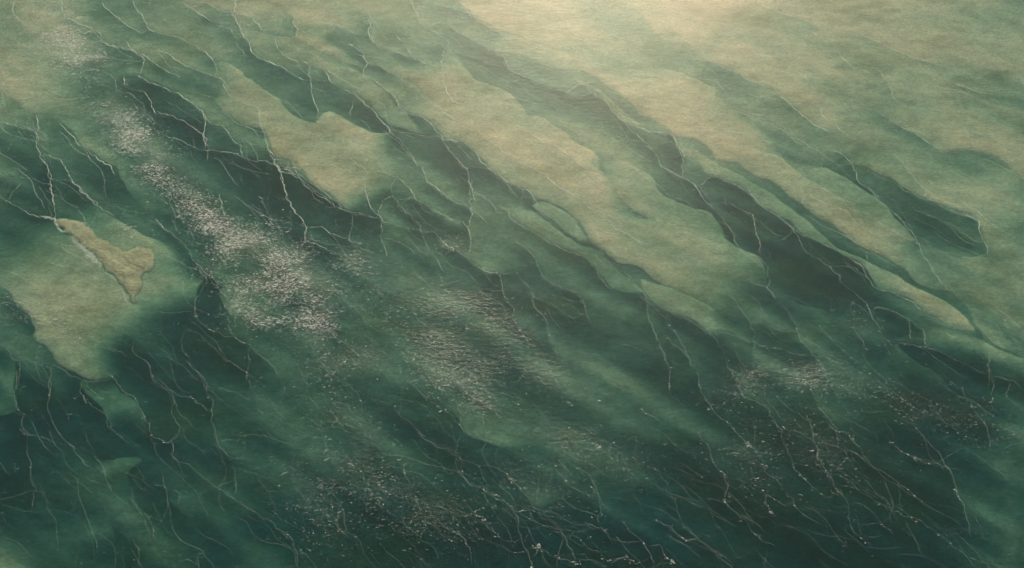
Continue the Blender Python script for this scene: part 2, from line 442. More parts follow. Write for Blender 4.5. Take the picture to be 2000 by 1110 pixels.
# ------------------------------------------------------------------ foam lines as surveyed
FOAM = [  # tile, strength, points in the tile, label
 (1, .7, [(85,0),(70,30),(80,80),(110,115),(130,150)], "short hooked foam thread beside the sparkle in the upper left corner"),
 (1, .9, [(353,0),(350,60),(378,105),(450,135),(520,165),(560,195),(555,225)], "foam line from the top edge bending past the upper left sparkle"),
 (1, .8, [(555,15),(600,55),(650,95),(700,130),(750,165),(790,185)], "straight thin foam line on the pale green water at the upper left"),
 (1, .9, [(735,0),(765,55),(800,105),(825,160)], "short steep foam line from the top edge at the left"),
 (1, .6, [(620,255),(690,275),(760,295),(800,340)], "faint foam thread above the olive upper left bank"),
 (1, .7, [(690,230),(740,275),(790,310),(900,380),(1000,430)], "faint foam thread over the crest of the olive upper left bank"),
 (1, .7, [(860,180),(960,205),(1050,240),(1100,270),(1160,310),(1200,360),(1205,400)], "foam line curling down through the upper left green water"),
 (1, .8, [(880,270),(950,310),(1000,350),(1070,375),(1150,410),(1210,440),(1245,460)], "foam line joining the head of the long left ridge line"),
 (1, .6, [(1010,10),(1060,50),(1130,90),(1180,120),(1230,135),(1290,130)], "thin foam line near the top edge, running into a junction"),
 (1, .7, [(1130,10),(1200,45),(1260,62),(1300,70)], "short foam branch meeting the steep top foam line"),
 (1, 1.2, [(1315,-10),(1303,70),(1320,130),(1345,190),(1385,235),(1405,280),(1455,322),(1520,350),(1580,380),(1640,420),(1700,450)], "strong curved foam line from the top edge into the dark lobe"),
 (1, .7, [(1350,85),(1400,100),(1440,130),(1450,165)], "small arched foam thread inside the grey upper lobe"),
 (1, .8, [(1380,172),(1440,180),(1500,200),(1560,208),(1645,208),(1635,130),(1610,60)], "foam line round the squared head of the pale tongue"),
 (1, .7, [(1525,205),(1550,270),(1600,320),(1690,355),(1800,390),(1900,440),(1992,500)], "foam line through the grey lobe left of the pale tongue"),
 (1, .8, [(1725,355),(1718,420),(1735,490),(1750,560),(1758,640),(1758,680)], "short vertical foam line crossing the dark leaf-shaped pool"),
 (1, .8, [(720,410),(780,430),(840,462),(950,500),(1020,545),(1080,580),(1130,630),(1145,690),(1140,760),(1155,840),(1158,880)], "foam line along the rim of the blue-grey upper left hollow"),
 (1, .9, [(1245,460),(1260,510),(1290,545),(1350,575),(1430,605),(1450,650),(1468,740),(1500,830),(1528,880),(1530,920),(1560,960),(1575,1030),(1600,1110)], "long foam line down the left flank of the beige left-centre bank"),
 (1, .7, [(1150,680),(1210,695),(1260,730),(1290,780),(1330,815)], "small curved foam thread in the dark water left of the beige bank"),
 (1, .8, [(920,755),(1000,780),(1080,820),(1180,838),(1280,855),(1350,875),(1430,895),(1520,915)], "long shallow foam line running into the foamy point of the beige bank"),
 (1, 1.3, [(1530,915),(1580,930),(1630,965),(1700,1005),(1760,1040),(1830,1090)], "bright double foam streak at the point of the beige bank"),
 (1, .9, [(1560,955),(1620,970),(1680,1000),(1740,1040),(1800,1085),(1860,1110)], "foam strand hugging the lower rim of the beige bank's point"),
 (1, .7, [(870,620),(960,650),(1040,690),(1100,735),(1140,770)], "foam thread in the middle of the blue-grey hollow"),
 (1, .7, [(700,420),(705,490),(800,515),(840,570),(855,640)], "foam thread at the left end of the blue-grey hollow"),
 (1, .9, [(0,455),(60,480)], "tiny foam dash at the left edge in the upper shoal"),
 (1, 1.0, [(0,680),(60,695),(120,710),(200,745),(205,790),(225,860),(260,930),(280,1010),(290,1110)], "foam line from the left edge turning down past the small blue pool"),
 (1, .9, [(205,640),(215,700),(205,760)], "short foam stub joining the left pool line from above"),
 (1, 1.0, [(330,685),(400,755),(470,825),(540,885),(620,930),(650,970)], "foam line along the upper rim of the small blue pool"),
 (1, .8, [(240,860),(330,890),(370,940),(400,1000),(450,1060),(520,1110)], "foam line across the small blue pool at the left"),
 (1, .6, [(280,990),(350,1005),(400,1020),(450,1060)], "faint foam branch below the small blue pool"),
 (2, .8, [(0,130),(80,170),(150,192),(205,195)], "foam branch reaching the upper fork near top centre"),
 (2, 1.0, [(200,80),(205,150),(205,200),(235,245),(295,272),(350,295),(430,320),(520,355),(600,372)], "foam line from the upper fork across the beige sand"),
 (2, .9, [(75,245),(130,268),(170,305),(205,345),(260,370),(330,405),(400,455)], "foam line on the tip of the pale tongue of sand"),
 (2, .7, [(430,470),(500,530),(560,580),(640,645),(720,690)], "faint foam thread along the head of the middle bank's step"),
 (2, .7, [(345,185),(390,230),(410,275),(435,310)], "short foam thread in the grey hollow near top centre"),
 (2, .8, [(425,0),(460,60),(470,100),(520,155),(580,190),(640,230)], "foam line down from the top edge left of the yellow bank"),
 (2, .9, [(540,0),(580,30),(650,45),(720,65),(770,80)], "short foam line at the top edge beside the yellow bank"),
 (2, 1.0, [(690,0),(725,40),(760,80),(830,110),(890,140),(930,180),(965,220)], "foam line up the flank of the brightest yellow bank"),
 (2, .9, [(600,130),(680,165),(760,210),(830,255),(900,295),(945,320),(965,370),(1010,400),(1070,430),(1130,460),(1230,485),(1300,520),(1360,545)], "long foam line on the narrow grey-green ridge at top centre"),
 (2, .6, [(650,290),(750,310),(830,340),(900,370),(980,385)], "foam thread under the narrow grey-green ridge"),
 (2, .8, [(615,290),(605,370),(615,440),(635,510),(660,560),(710,590)], "wavering vertical foam line on the upper middle bank"),
 (2, .9, [(0,460),(70,495),(150,545),(200,595),(250,650),(310,705)], "foam line along the upper rim of the dark leaf-shaped pool"),
 (2, .9, [(180,370),(175,420),(240,455),(290,490),(350,545),(395,600)], "foam line on the shelf above the dark leaf-shaped pool"),
 (2, 1.1, [(395,610),(440,635),(500,655),(545,690),(580,740),(610,770),(680,780)], "bright foam line over the head of the dark pool beside the middle bank"),
 (2, .9, [(640,770),(720,790),(790,840),(860,935),(930,985),(1000,1025),(1070,1060),(1130,1110)], "foam line along the lower rim of the middle bank"),
 (2, .9, [(740,685),(800,720),(850,770),(930,830),(1000,870),(1040,905),(1110,945),(1180,985),(1230,1030),(1290,1065),(1400,1100)], "central foam line along the step of the broad middle bank"),
 (2, .8, [(345,760),(400,810),(440,880),(490,930),(520,990),(580,1040),(640,1110)], "foam line down the blue-green hollow left of the middle bank"),
 (2, .7, [(600,770),(650,830),(700,890),(740,940),(760,1000),(785,1110)], "foam thread through the dark lobe below the middle bank"),
 (2, .7, [(720,930),(800,935),(870,945)], "short foam crosspiece below the dark lobe"),
 (2, .8, [(90,870),(150,920),(190,960),(185,1010),(190,1110)], "foam line dropping down the point of the beige bank"),
 (2, .7, [(230,950),(310,960),(370,990),(420,1040),(460,1110)], "foam line right of the point of the beige bank"),
 (2, 1.0, [(1380,470),(1440,505),(1500,560),(1550,620),(1620,680),(1700,712),(1790,735),(1870,745)], "curved foam line below the longest pale band near top centre"),
 (2, .8, [(1870,745),(1905,790),(1930,850),(1992,890)], "short foam hook on the nose of the longest pale band"),
 (2, .7, [(1650,720),(1730,790),(1790,850),(1830,930),(1900,965),(1992,1010)], "foam line in the green channel beneath the longest pale band"),
 (2, .6, [(1080,740),(1160,790),(1250,830),(1320,880),(1400,960),(1470,1010)], "faint foam thread across the beige middle of the picture"),
 (3, .8, [(210,330),(300,365),(380,400),(460,450),(560,485)], "foam line at the upper rim of the teal pool near the top right"),
 (3, 1.1, [(580,485),(640,530),(690,585),(750,635),(810,680),(870,710),(925,740)], "bright foam line on the green slope at the upper right"),
 (3, .7, [(690,560),(780,570),(850,600),(880,650),(930,690),(1000,740)], "thin foam line curving beside the bright upper right one"),
 (3, .7, [(480,10),(570,50),(640,80),(720,105),(800,130),(860,170)], "faint foam thread on the hazy sand at the top right"),
 (3, .6, [(1040,170),(1150,225),(1270,280),(1400,330),(1540,370)], "long faint foam line in the pale top right corner"),
 (3, .6, [(1190,400),(1240,470),(1270,540),(1310,590)], "short faint foam thread in the hazy upper right"),
 (3, .8, [(1100,590),(1170,625),(1250,668),(1330,715),(1400,755),(1480,810),(1530,850)], "foam line on the straight foot of the right beige bank"),
 (3, .7, [(1580,460),(1660,485),(1740,515),(1830,525)], "short faint foam line near the right edge at the top"),
 (3, .8, [(920,830),(1000,870),(1040,920),(1070,980),(1090,1020),(1150,1070),(1175,1110)], "foam line crossing the head of the dark teal channel"),
 (3, .7, [(1250,860),(1310,900),(1350,950),(1400,1010),(1440,1070)], "foam thread on the green bank above the dark teal channel"),
 (3, .8, [(30,750),(60,790),(90,860),(90,930),(110,990),(170,1040),(220,1110)], "foam line down the rounded dark hollow at the right of the middle"),
 (3, .7, [(640,700),(690,750),(740,800)], "tiny foam dash in the dull green channel at the upper right"),
 (3, .8, [(250,985),(320,1005),(400,1035),(460,1075)], "short foam line at the start of the deep channel"),
 (6, 1.0, [(390,0),(450,32),(500,88),(560,140),(640,190),(700,235),(740,268),(800,300),(880,328),(960,375),(1030,415),(1100,465),(1130,520),(1170,570),(1260,605),(1370,660),(1430,700)], "longest foam line, along the rim of the deep black-green channel"),
 (6, .8, [(700,240),(730,280),(750,325),(790,380),(880,440),(950,500),(1000,570),(1060,620),(1110,670),(1140,720),(1160,775)], "long foam line down the middle of the black-green channel"),
 (6, .7, [(170,0),(230,70),(260,130),(330,200),(380,280),(410,350),(470,410),(530,440)], "foam line between the olive ledge and the black-green channel"),
 (6, .7, [(330,100),(420,140),(480,180),(490,240),(515,310),(520,360)], "foam thread inside the upper black-green channel"),
 (6, .9, [(460,375),(520,405),(555,460),(575,530),(575,575),(620,640),(680,710),(710,760),(735,820),(745,870),(790,910),(830,960),(880,1030)], "long foam line off the right shoulder of the middle bank"),
 (6, .8, [(430,530),(500,560),(575,580)], "short foam branch meeting the shoulder line from the left"),
 (6, .8, [(150,430),(210,510),(270,580),(350,620),(410,690),(470,765),(495,840),(490,880),(500,960),(505,1000)], "foam line running down the olive slope at right of centre"),
 (6, .8, [(470,768),(560,775),(620,800),(700,815)], "short level foam line joining two slope lines"),
 (6, 1.0, [(255,830),(290,815),(360,835),(430,860),(490,880)], "scalloped foam line round the end of the middle bank"),
 (6, .8, [(255,830),(300,900),(340,990),(390,1080),(410,1110)], "foam line dropping from the scalloped end of the middle bank"),
 (6, .6, [(0,700),(80,730),(160,770),(250,830)], "foam thread leading to the scalloped end from the left"),
 (6, .7, [(0,840),(60,890),(110,950),(150,1020),(190,1080)], "foam thread in dark water at right of centre"),
 (6, .6, [(600,840),(670,870),(745,872)], "tiny foam branch below the shoulder of the middle bank"),
 (6, .7, [(540,905),(650,930),(720,945),(800,950)], "faint level foam line in the dark water right of centre"),
 (6, .8, [(650,935),(700,980),(720,1040),(740,1100)], "short steep foam line above the sparkling specks at the right"),
 (6, .7, [(830,800),(900,860),(970,920),(1060,980),(1130,1030)], "foam thread on the brown-green lower right water"),
 (6, .8, [(1040,780),(1080,850),(1110,905),(1130,920)], "short foam line left of the brown-green bank"),
 (6, 1.1, [(1730,200),(1745,270),(1775,340),(1805,400)], "foam line closing the point of the dark teal channel"),
 (6, .9, [(1280,0),(1340,40),(1430,80),(1520,120),(1640,165),(1730,200)], "foam line on the upper rim of the dark teal channel"),
 (6, .7, [(1380,130),(1460,175),(1560,215),(1640,260),(1740,320)], "foam line down the middle of the dark teal channel"),
 (6, .9, [(1110,0),(1170,55),(1220,120),(1290,180),(1350,250),(1400,320),(1430,400),(1480,470),(1530,550),(1580,600)], "long foam line between the bright band and the dark teal channel"),
 (6, .7, [(1120,370),(1125,450),(1150,540)], "short vertical foam stub in the right-hand dark shelf"),
 (6, .7, [(910,455),(1000,455),(1080,490),(1130,525)], "short level foam branch in the black-green channel"),
 (6, .7, [(1160,455),(1240,490),(1300,550),(1340,600)], "faint foam thread on the dark shelf under the bright band"),
 (6, .9, [(1180,690),(1250,705),(1310,740),(1350,780),(1370,850),(1375,890)], "foam loop in the dark water below the long channel line, left strand"),
 (6, .9, [(1340,750),(1400,790),(1430,830),(1450,895)], "foam loop in the dark water below the long channel line, right strand"),
 (6, .8, [(1270,880),(1370,890),(1470,915),(1560,960),(1680,1010),(1790,1055),(1890,1080),(1992,1105)], "long foam line on the dark shelf at the right edge"),
 (6, .9, [(1600,770),(1700,785),(1760,820),(1785,870),(1800,950),(1795,1030),(1810,1110)], "foam line falling down the dark right shelf"),
 (6, .8, [(1880,740),(1910,830),(1950,900),(1992,960)], "foam thread close to the right edge below the bright band"),
 (4, 1.1, [(40,95),(100,120),(160,160),(230,180),(300,195)], "foam line from the left running to the tip of the mudflat"),
 (4, .7, [(0,60),(40,90),(80,40),(110,0)], "small forked foam thread at the left edge"),
 (4, .9, [(285,0),(292,60),(300,120),(305,180)], "short vertical foam line above the mudflat's tip"),
 (4, .9, [(430,0),(490,60),(550,120),(640,180)], "foam line on the upper rim of the large left shoal"),
 (4, 1.1, [(860,190),(930,262),(1000,315),(1050,370),(1075,430),(1130,485),(1180,530),(1225,580),(1250,620),(1290,650)], "bright foam line between the large left shoal and the ruffled water"),
 (4, .8, [(1115,490),(1140,520),(1110,600),(1090,660),(1085,710)], "foam line on the short straight right side of the left shoal"),
 (4, .9, [(850,705),(930,712),(1010,712),(1085,705)], "level foam line at the lower right of the left shoal"),
 (4, 1.2, [(1075,730),(1130,780),(1180,815),(1240,845),(1310,855),(1370,895),(1430,940),(1500,990),(1560,1050)], "strong foam line across the dark pool below the ruffled water"),
 (4, .7, [(1280,740),(1285,800),(1310,855)], "short foam stub dropping on to the strong dark-pool line"),
 (4, .9, [(1220,590),(1225,650),(1260,700),(1300,745)], "foam rim on the right side of the dark triangular pool"),
 (4, 1.0, [(1020,820),(1010,930),(1040,980),(1090,1040),(1140,1110)], "foam line down the left of the dark pool below the shoal"),
 (4, .9, [(740,870),(745,945),(820,985),(840,1050),(870,1110)], "foam line leaving the bottom of the large left shoal"),
 (4, .8, [(1390,930),(1385,1010),(1370,1060)], "short vertical foam line in the lower dark pool"),
 (4, .7, [(1100,830),(1180,910),(1260,980),(1370,1060)], "faint diagonal foam thread in the lower dark pool"),
 (4, .8, [(600,1030),(630,1080),(660,1110)], "tiny foam line under the tip of the left shoal"),
 (4, .9, [(0,870),(40,920),(70,970),(100,990),(105,1110)], "foam line at the left edge below the shoal"),
 (4, .7, [(310,990),(290,1050),(285,1110)], "short foam line dropping from the shoal's lower rim"),
 (4, .9, [(310,1010),(380,1040),(450,1080),(560,1105)], "foam line along the lower tip of the left shoal"),
 (4, 1.0, [(1565,0),(1600,80),(1640,160),(1690,210),(1700,290),(1680,360)], "foam line down through the deep teal pool left of centre"),
 (4, .9, [(1700,240),(1760,240),(1850,275),(1930,310),(1992,350)], "foam line branching right out of the deep teal pool"),
 (4, 1.1, [(1700,295),(1760,335),(1840,372),(1900,400)], "foam line with a white knot at its end, right of the ruffled water"),
 (4, .8, [(1210,50),(1225,120),(1270,185)], "short foam thread above the bright ruffled patch"),
 (4, .8, [(1440,60),(1480,150),(1510,210),(1560,270)], "foam thread above the right of the ruffled patch"),
 (4, .8, [(1520,690),(1570,750),(1620,810),(1670,860),(1740,930),(1830,1030),(1900,1100)], "foam line running out of the ruffled patch to the lower right"),
 (4, .8, [(1810,760),(1850,840),(1920,890),(1992,935)], "foam line through the small ruffled patch at lower centre left"),
 (4, .9, [(1700,10),(1760,60),(1830,100),(1900,140),(1960,168),(1992,175)], "foam line on the lower rim of the beige left-centre bank"),
 (5, .8, [(180,0),(195,80),(215,150),(270,185)], "foam line near the centre running down to a junction"),
 (5, .7, [(320,30),(370,110),(430,180),(470,230),(500,290),(520,350)], "slanting foam line in the olive water near the centre"),
 (5, .8, [(100,160),(180,170),(270,190),(290,210),(380,240),(460,255),(550,270),(600,300),(612,325)], "long level foam line ending at the specks near the centre"),
 (5, .8, [(105,165),(100,230),(90,290),(130,345)], "short foam line at the right end of the teal pool"),
 (5, .7, [(275,110),(265,230),(280,310),(305,400)], "nearly vertical foam thread near the centre left"),
 (5, .7, [(330,295),(390,330),(450,380),(440,410)], "short foam thread left of the round dark hollow"),
 (5, .9, [(470,380),(520,378),(560,405),(590,450),(630,490)], "arched foam line over the round dark hollow at the centre"),
 (5, 1.2, [(612,325),(650,350),(700,370),(740,400),(790,440),(850,480),(920,495),(960,495)], "bright foam line right of the round dark hollow"),
 (5, .9, [(380,85),(470,92),(560,150),(660,195),(750,232)], "foam line over the small olive swell near the middle"),
 (5, .9, [(770,0),(765,110),(768,190),(752,235),(765,300),(755,370)], "vertical foam line through the kink near the middle"),
 (5, .8, [(540,0),(600,45),(660,90),(760,130)], "foam thread above the kink near the middle"),
 (5, .8, [(780,50),(850,80),(890,120),(900,170)], "small foam hook in the blue-green hollow near the middle"),
 (5, .9, [(920,500),(940,560),(945,610),(980,660),(1010,690),(1005,740)], "foam line dropping from the bright centre line into the specks"),
 (5, .7, [(780,570),(860,590),(940,600)], "short level foam line above the lower ruffled patch"),
 (5, 1.0, [(965,140),(990,185),(1060,230),(1130,280),(1200,325),(1270,360),(1350,390),(1410,420),(1450,460),(1490,530),(1560,590)], "long foam line on the dark green step left of the middle bank"),
 (5, .9, [(1290,50),(1300,150),(1350,210),(1390,250),(1420,310),(1480,360),(1540,415),(1600,480),(1660,550),(1730,605),(1745,650),(1760,760),(1800,850),(1850,930),(1870,1010)], "very long foam line on the lower left flank of the middle bank"),
 (5, .8, [(990,300),(1060,345),(1120,400),(1145,440),(1150,490),(1200,535),(1280,575),(1350,620),(1395,680),(1420,730),(1440,775)], "foam line curving through the green water below the middle"),
 (5, .6, [(1000,480),(1060,540),(1100,600),(1120,660),(1135,700)], "faint foam thread right of the centre specks"),
 (5, .7, [(1100,620),(1190,650),(1260,700),(1340,750)], "foam thread in the dark green lobe below the middle"),
 (5, 1.2, [(1005,780),(1040,820),(1070,860),(1110,900)], "short bright foam streak at lower centre"),
 (5, 1.0, [(740,700),(765,730),(790,748)], "tiny bright foam dash above the lower ruffled patch"),
 (5, .9, [(940,900),(990,935),(1030,990),(1070,1040),(1100,1070)], "foam line at the right of the lower ruffled patch"),
 (5, 1.0, [(1175,740),(1190,800),(1215,880),(1240,950),(1240,990)], "speckled steep foam line in the dark lower centre"),
 (5, .7, [(1120,100),(1150,160),(1210,205),(1270,255)], "foam thread round the little beige apron"),
 (5, .9, [(1430,140),(1500,190),(1570,240),(1640,278),(1700,310),(1740,330)], "foam line at the lower edge of the bright middle sand"),
 (5, .7, [(1690,310),(1710,370),(1740,420)], "short foam stub on the bright middle sand"),
 (5, .8, [(1745,640),(1800,680),(1880,715),(1992,755)], "foam line leading right from the end of the long flank line"),
 (5, .7, [(1560,870),(1640,895),(1720,915)], "tiny faint foam line in the green below the long flank line"),
 (5, .6, [(1860,760),(1900,820),(1950,900),(1992,980)], "faint steep foam thread right of the long flank line"),
 (5, .9, [(620,800),(700,850),(740,800),(690,760)], "small foam hook in the lower ruffled patch"),
 (5, .8, [(0,840),(60,885),(120,930),(170,955)], "foam line at the left of the lower centre"),
 (7, 1.0, [(100,0),(85,130),(90,240),(112,270),(115,340),(150,365)], "foam line near the left edge, stepped, in the lower left"),
 (7, .8, [(0,248),(50,245),(90,242)], "tiny level foam line at the left edge"),
 (7, .7, [(110,262),(190,262),(275,258)], "short level foam link between two lower left lines"),
 (7, 1.1, [(290,0),(272,130),(275,230),(300,310),(335,375),(390,430),(440,480),(500,550)], "strong curved foam line ending at the squared mud ledge"),
 (7, .9, [(148,365),(150,440),(170,530),(185,620),(210,665),(185,720),(180,790)], "long vertical foam line near the lower left corner"),
 (7, .7, [(150,368),(210,372),(280,400),(340,430)], "faint foam branch in the lower left dark water"),
 (7, 1.0, [(450,70),(445,110),(475,175),(540,230),(580,280),(605,335),(650,355),(700,410),(730,435)], "foam line on the left side of the narrow green strip"),
 (7, 1.2, [(620,30),(660,85),(700,140),(745,165),(790,235),(820,300),(840,370),(890,398),(945,410)], "strong foam line on the right side of the narrow green strip"),
 (7, 1.0, [(835,0),(845,50),(880,95),(950,125),(1000,150),(1070,165),(1130,215),(1175,245)], "foam line crossing to join its steep neighbour in the lower left"),
 (7, 1.1, [(1075,0),(1130,60),(1155,120),(1180,200),(1172,285),(1195,360),(1225,430),(1260,485),(1320,500),(1390,510)], "strong steep foam line bending right at its foot"),
 (7, .8, [(990,145),(968,210),(965,260),(1000,320),(985,370),(955,410)], "thin winding foam line between two steep ones"),
 (7, .7, [(1160,115),(1240,118),(1320,140),(1400,170)], "faint level foam branch off the steep line"),
 (7, .9, [(1370,0),(1380,80),(1420,150),(1445,220),(1490,270)], "steep foam line on the right of the lower left dark pool"),
 (7, .8, [(840,640),(890,665),(960,675),(1000,700),(990,760)], "foam rim of the notched low green ledge"),
 (7, .8, [(955,485),(1030,530),(1100,575),(1180,640),(1260,700),(1340,755),(1430,800),(1500,850),(1570,910)], "foam line under the yellow-green diagonal ledge"),
 (7, .7, [(1300,530),(1318,600),(1305,700)], "thin dark-edged foam stub across the yellow-green ledge"),
 (7, .8, [(1660,0),(1690,55),(1725,105)], "small steep foam dash left of the lower centre"),
 (7, 1.1, [(1640,670),(1670,690),(1700,720),(1750,760)], "bright speckled foam dash at the lower left centre"),
 (7, .9, [(1620,950),(1640,1040),(1650,1110)], "short foam line at the bottom edge left of centre"),
 (7, 1.1, [(1650,1000),(1700,1030),(1745,1070),(1770,1110)], "bright short foam line at the bottom edge left of centre"),
 (7, 1.1, [(1000,1060),(1050,1070),(1110,1100)], "speckled foam scrap at the bottom edge left"),
 (7, .6, [(740,960),(775,1020),(785,1110)], "faint foam thread at the bottom edge near the corner"),
 (8, .9, [(400,50),(470,120),(540,170),(610,220),(690,285),(735,350),(800,380),(880,415),(900,440)], "foam line over the small four-sided pool at lower centre"),
 (8, .7, [(665,150),(690,220),(710,280)], "short foam thread dropping to the four-sided pool"),
 (8, .9, [(520,390),(600,432),(690,485),(780,530),(880,545),(950,590),(1000,640),(1070,700),(1120,780),(1200,840),(1270,890),(1290,950),(1330,1040),(1340,1060)], "long foam line under the four-sided pool to the bottom"),
 (8, .7, [(720,360),(690,450),(695,540),(740,620)], "foam line on the left side of the four-sided pool"),
 (8, 1.0, [(740,620),(800,655),(860,690),(930,730),(985,765),(1025,830),(1040,900),(1065,980),(1100,1060),(1115,1110)], "strong foam line falling to the bottom edge at the centre"),
 (8, 1.3, [(530,55),(570,95),(610,120)], "short white foam dash in the lower ruffled patch"),
 (8, 1.2, [(685,30),(700,90),(780,150),(840,190),(890,230),(940,270)], "white speckled foam line leaving the lower ruffled patch"),
 (8, 1.3, [(1270,150),(1300,185),(1335,220)], "white foam dash at the lower centre, steep"),
 (8, .8, [(350,210),(380,260),(440,310),(480,350)], "faint foam thread in the green water at lower centre left"),
 (8, 1.1, [(400,570),(430,640),(440,665)], "white speckled foam knot left of the bottom centre"),
 (8, 1.0, [(180,670),(230,710),(280,770),(340,800),(400,840),(440,890),(500,945),(550,990),(600,1040)], "speckled foam line toward the bottom, left of centre"),
 (8, 1.3, [(735,740),(770,790),(820,840),(860,890),(920,930),(970,955),(1035,950)], "bright speckled foam line in the darkest bottom water"),
 (8, .8, [(560,800),(630,870),(700,930),(740,980),(765,1020),(780,1090)], "foam line crossing the dark bottom, left of the bright speckled one"),
 (8, 1.2, [(1110,985),(1160,1000),(1220,1040),(1290,1060),(1370,1085)], "bright foam line along the bottom edge right of centre"),
 (8, 1.3, [(1145,985),(1150,1000)], "white foam dot by the bottom edge right of centre"),
 (8, .9, [(810,550),(840,610),(860,680)], "short speckled foam thread below the long centre line"),
 (8, .8, [(1220,520),(1250,570),(1295,630),(1360,680),(1440,710)], "foam line in the green dark water right of lower centre"),
 (8, 1.3, [(1460,410),(1480,440),(1505,460)], "white foam fleck line right of lower centre"),
 (8, .8, [(1380,560),(1440,590),(1450,650),(1480,720),(1490,800)], "foam line dropping beside the white fleck line"),
 (8, .8, [(1550,30),(1560,80),(1620,130)], "small foam hook in the dark water right of lower centre"),
 (8, .9, [(1660,40),(1720,90),(1800,125),(1850,170)], "foam line leading into the dark lower right"),
 (8, 1.0, [(1710,220),(1750,260),(1810,285)], "short speckled foam line in the dark lower right"),
 (8, .8, [(1400,860),(1470,880),(1510,900),(1560,980)], "foam thread at the bottom right of centre"),
 (8, 1.0, [(1310,930),(1350,945),(1420,1000),(1490,1040),(1540,1080)], "foam line at the bottom edge below the brownish ledge"),
 (8, .9, [(1600,840),(1650,900),(1700,940),(1740,1000),(1770,1090)], "steep foam line under the brownish ledge"),
 (8, 1.2, [(1630,1050),(1680,1085)], "white foam dash at the bottom edge under the brownish ledge"),
 (8, 1.0, [(1780,830),(1860,860),(1900,900),(1960,960)], "speckled foam line right of the brownish ledge"),
 (8, 1.2, [(1810,990),(1850,1040),(1900,1070),(1940,1100)], "bright speckled foam line at the bottom, right of the ledge"),
 (9, 1.0, [(20,0),(20,130),(50,170),(70,185),(120,215)], "foam hook at the left of the dark lower right water"),
 (9, .9, [(205,135),(250,200),(310,265),(370,330),(430,390)], "foam line descending to a white knot in the dark lower right"),
 (9, 1.5, [(430,392),(470,430),(500,455),(530,475)], "white foam knot in the dark lower right"),
 (9, .8, [(530,475),(590,480),(640,475)], "faint foam tail right of the white knot"),
 (9, .8, [(530,480),(545,560),(610,610),(660,680),(720,740),(780,810),(860,880)], "long foam line running down from the white knot"),
 (9, .9, [(370,20),(410,90),(430,150),(500,180),(560,220),(600,290),(640,340),(665,410),(690,490),(715,560),(760,605),(830,670),(890,710),(915,715)], "long foam line through the middle of the dark lower right"),
 (9, .8, [(640,340),(720,350),(780,380),(830,420),(920,425),(980,440),(1060,470)], "foam branch crossing two steep lower right lines"),
 (9, .8, [(770,240),(800,310),(820,380),(840,430),(850,510),(910,580),(930,640),(970,705)], "steep foam line in the lower right with white specks"),
 (9, 1.1, [(850,515),(880,550),(915,590)], "short white foam dash on the steep lower right line"),
 (9, .9, [(845,190),(870,240),(910,290),(945,345),(955,400)], "foam line between the brown-green bank and the dark water"),
 (9, 1.1, [(945,345),(1000,360),(1035,395),(1075,450)], "bright foam branch below the brown-green bank"),
 (9, .8, [(925,590),(1000,620),(1060,665),(1120,705),(1200,750),(1300,800),(1370,830),(1440,870),(1520,930),(1600,980)], "long gentle foam line toward the lower right corner"),
 (9, 1.2, [(1255,410),(1300,440),(1340,470),(1400,505)], "white foam streak right of the brown-green bank"),
 (9, .8, [(1400,505),(1470,530),(1530,548),(1570,552)], "foam link from the white streak to the long right line"),
 (9, 1.0, [(1350,260),(1400,325),(1450,395),(1510,460),(1550,525),(1590,600),(1610,680),(1650,760),(1670,850),(1700,940)], "long steep foam line near the lower right corner"),
 (9, .8, [(1130,520),(1200,570),(1280,620),(1340,670),(1410,730),(1500,790),(1570,820),(1660,865)], "foam line joining the long steep corner line"),
 (9, .9, [(1560,50),(1620,110),(1690,190),(1740,270),(1780,320),(1800,400),(1805,470)], "foam line from the dark right shelf down into green water"),
 (9, .8, [(1490,240),(1540,290),(1590,325),(1660,380)], "short foam line right of the speckled brown-green water"),
 (9, .9, [(1790,0),(1815,80),(1820,190),(1870,250)], "foam line entering the lower right from the dark shelf"),
 (9, .8, [(1900,140),(1940,190),(1992,230)], "tiny foam line at the right edge in the dark shelf"),
 (9, .9, [(330,590),(345,660),(335,720),(330,750)], "short vertical foam line right of the brownish ledge"),
 (9, 1.0, [(150,355),(190,370),(240,430),(260,510),(310,570),(335,595)], "foam line above the darkest lower right pool"),
 (9, .8, [(220,735),(280,742),(330,748),(380,800),(440,860),(500,920),(560,970),(620,1000)], "foam line below the brownish ledge sloping to the bottom"),
 (9, .8, [(110,880),(180,940),(240,1000),(310,1050),(380,1095)], "foam line at the bottom edge in the dark lower right"),
 (9, .7, [(340,600),(430,620),(520,680),(600,720),(650,750)], "faint foam thread right of the short vertical one"),
 (9, 1.3, [(545,735),(555,755),(580,800)], "white foam fleck below the darkest pool"),
 (9, .7, [(1010,740),(1015,830),(1045,900),(1100,960),(1140,1000)], "faint foam line near the bottom right"),
 (9, .6, [(1060,750),(1140,800),(1200,860),(1270,930)], "faint foam thread parallel to the long gentle one"),
 (9, .9, [(570,0),(640,30),(710,45),(790,105),(840,180)], "foam line through the specks at the right"),
 (9, .9, [(850,10),(900,70),(940,130),(980,200)], "short foam line on the speckled brown-green bank"),
]

def foam_path(pts, seed):
    C = catmull([g(px, py) for px, py in pts], 0.22)
    q = []
    for (x, y) in C:
        w1, w2, w3 = wob(x, y, 0.30, 0.35, seed), wob(x, y, 0.26, 1.3, seed + 3), wob(x, y, 0.12, 4.0, seed + 5)
        q.append((x + w1[0] + w2[0] + w3[0], y + w1[1] + w2[1] + w3[1]))
    return q


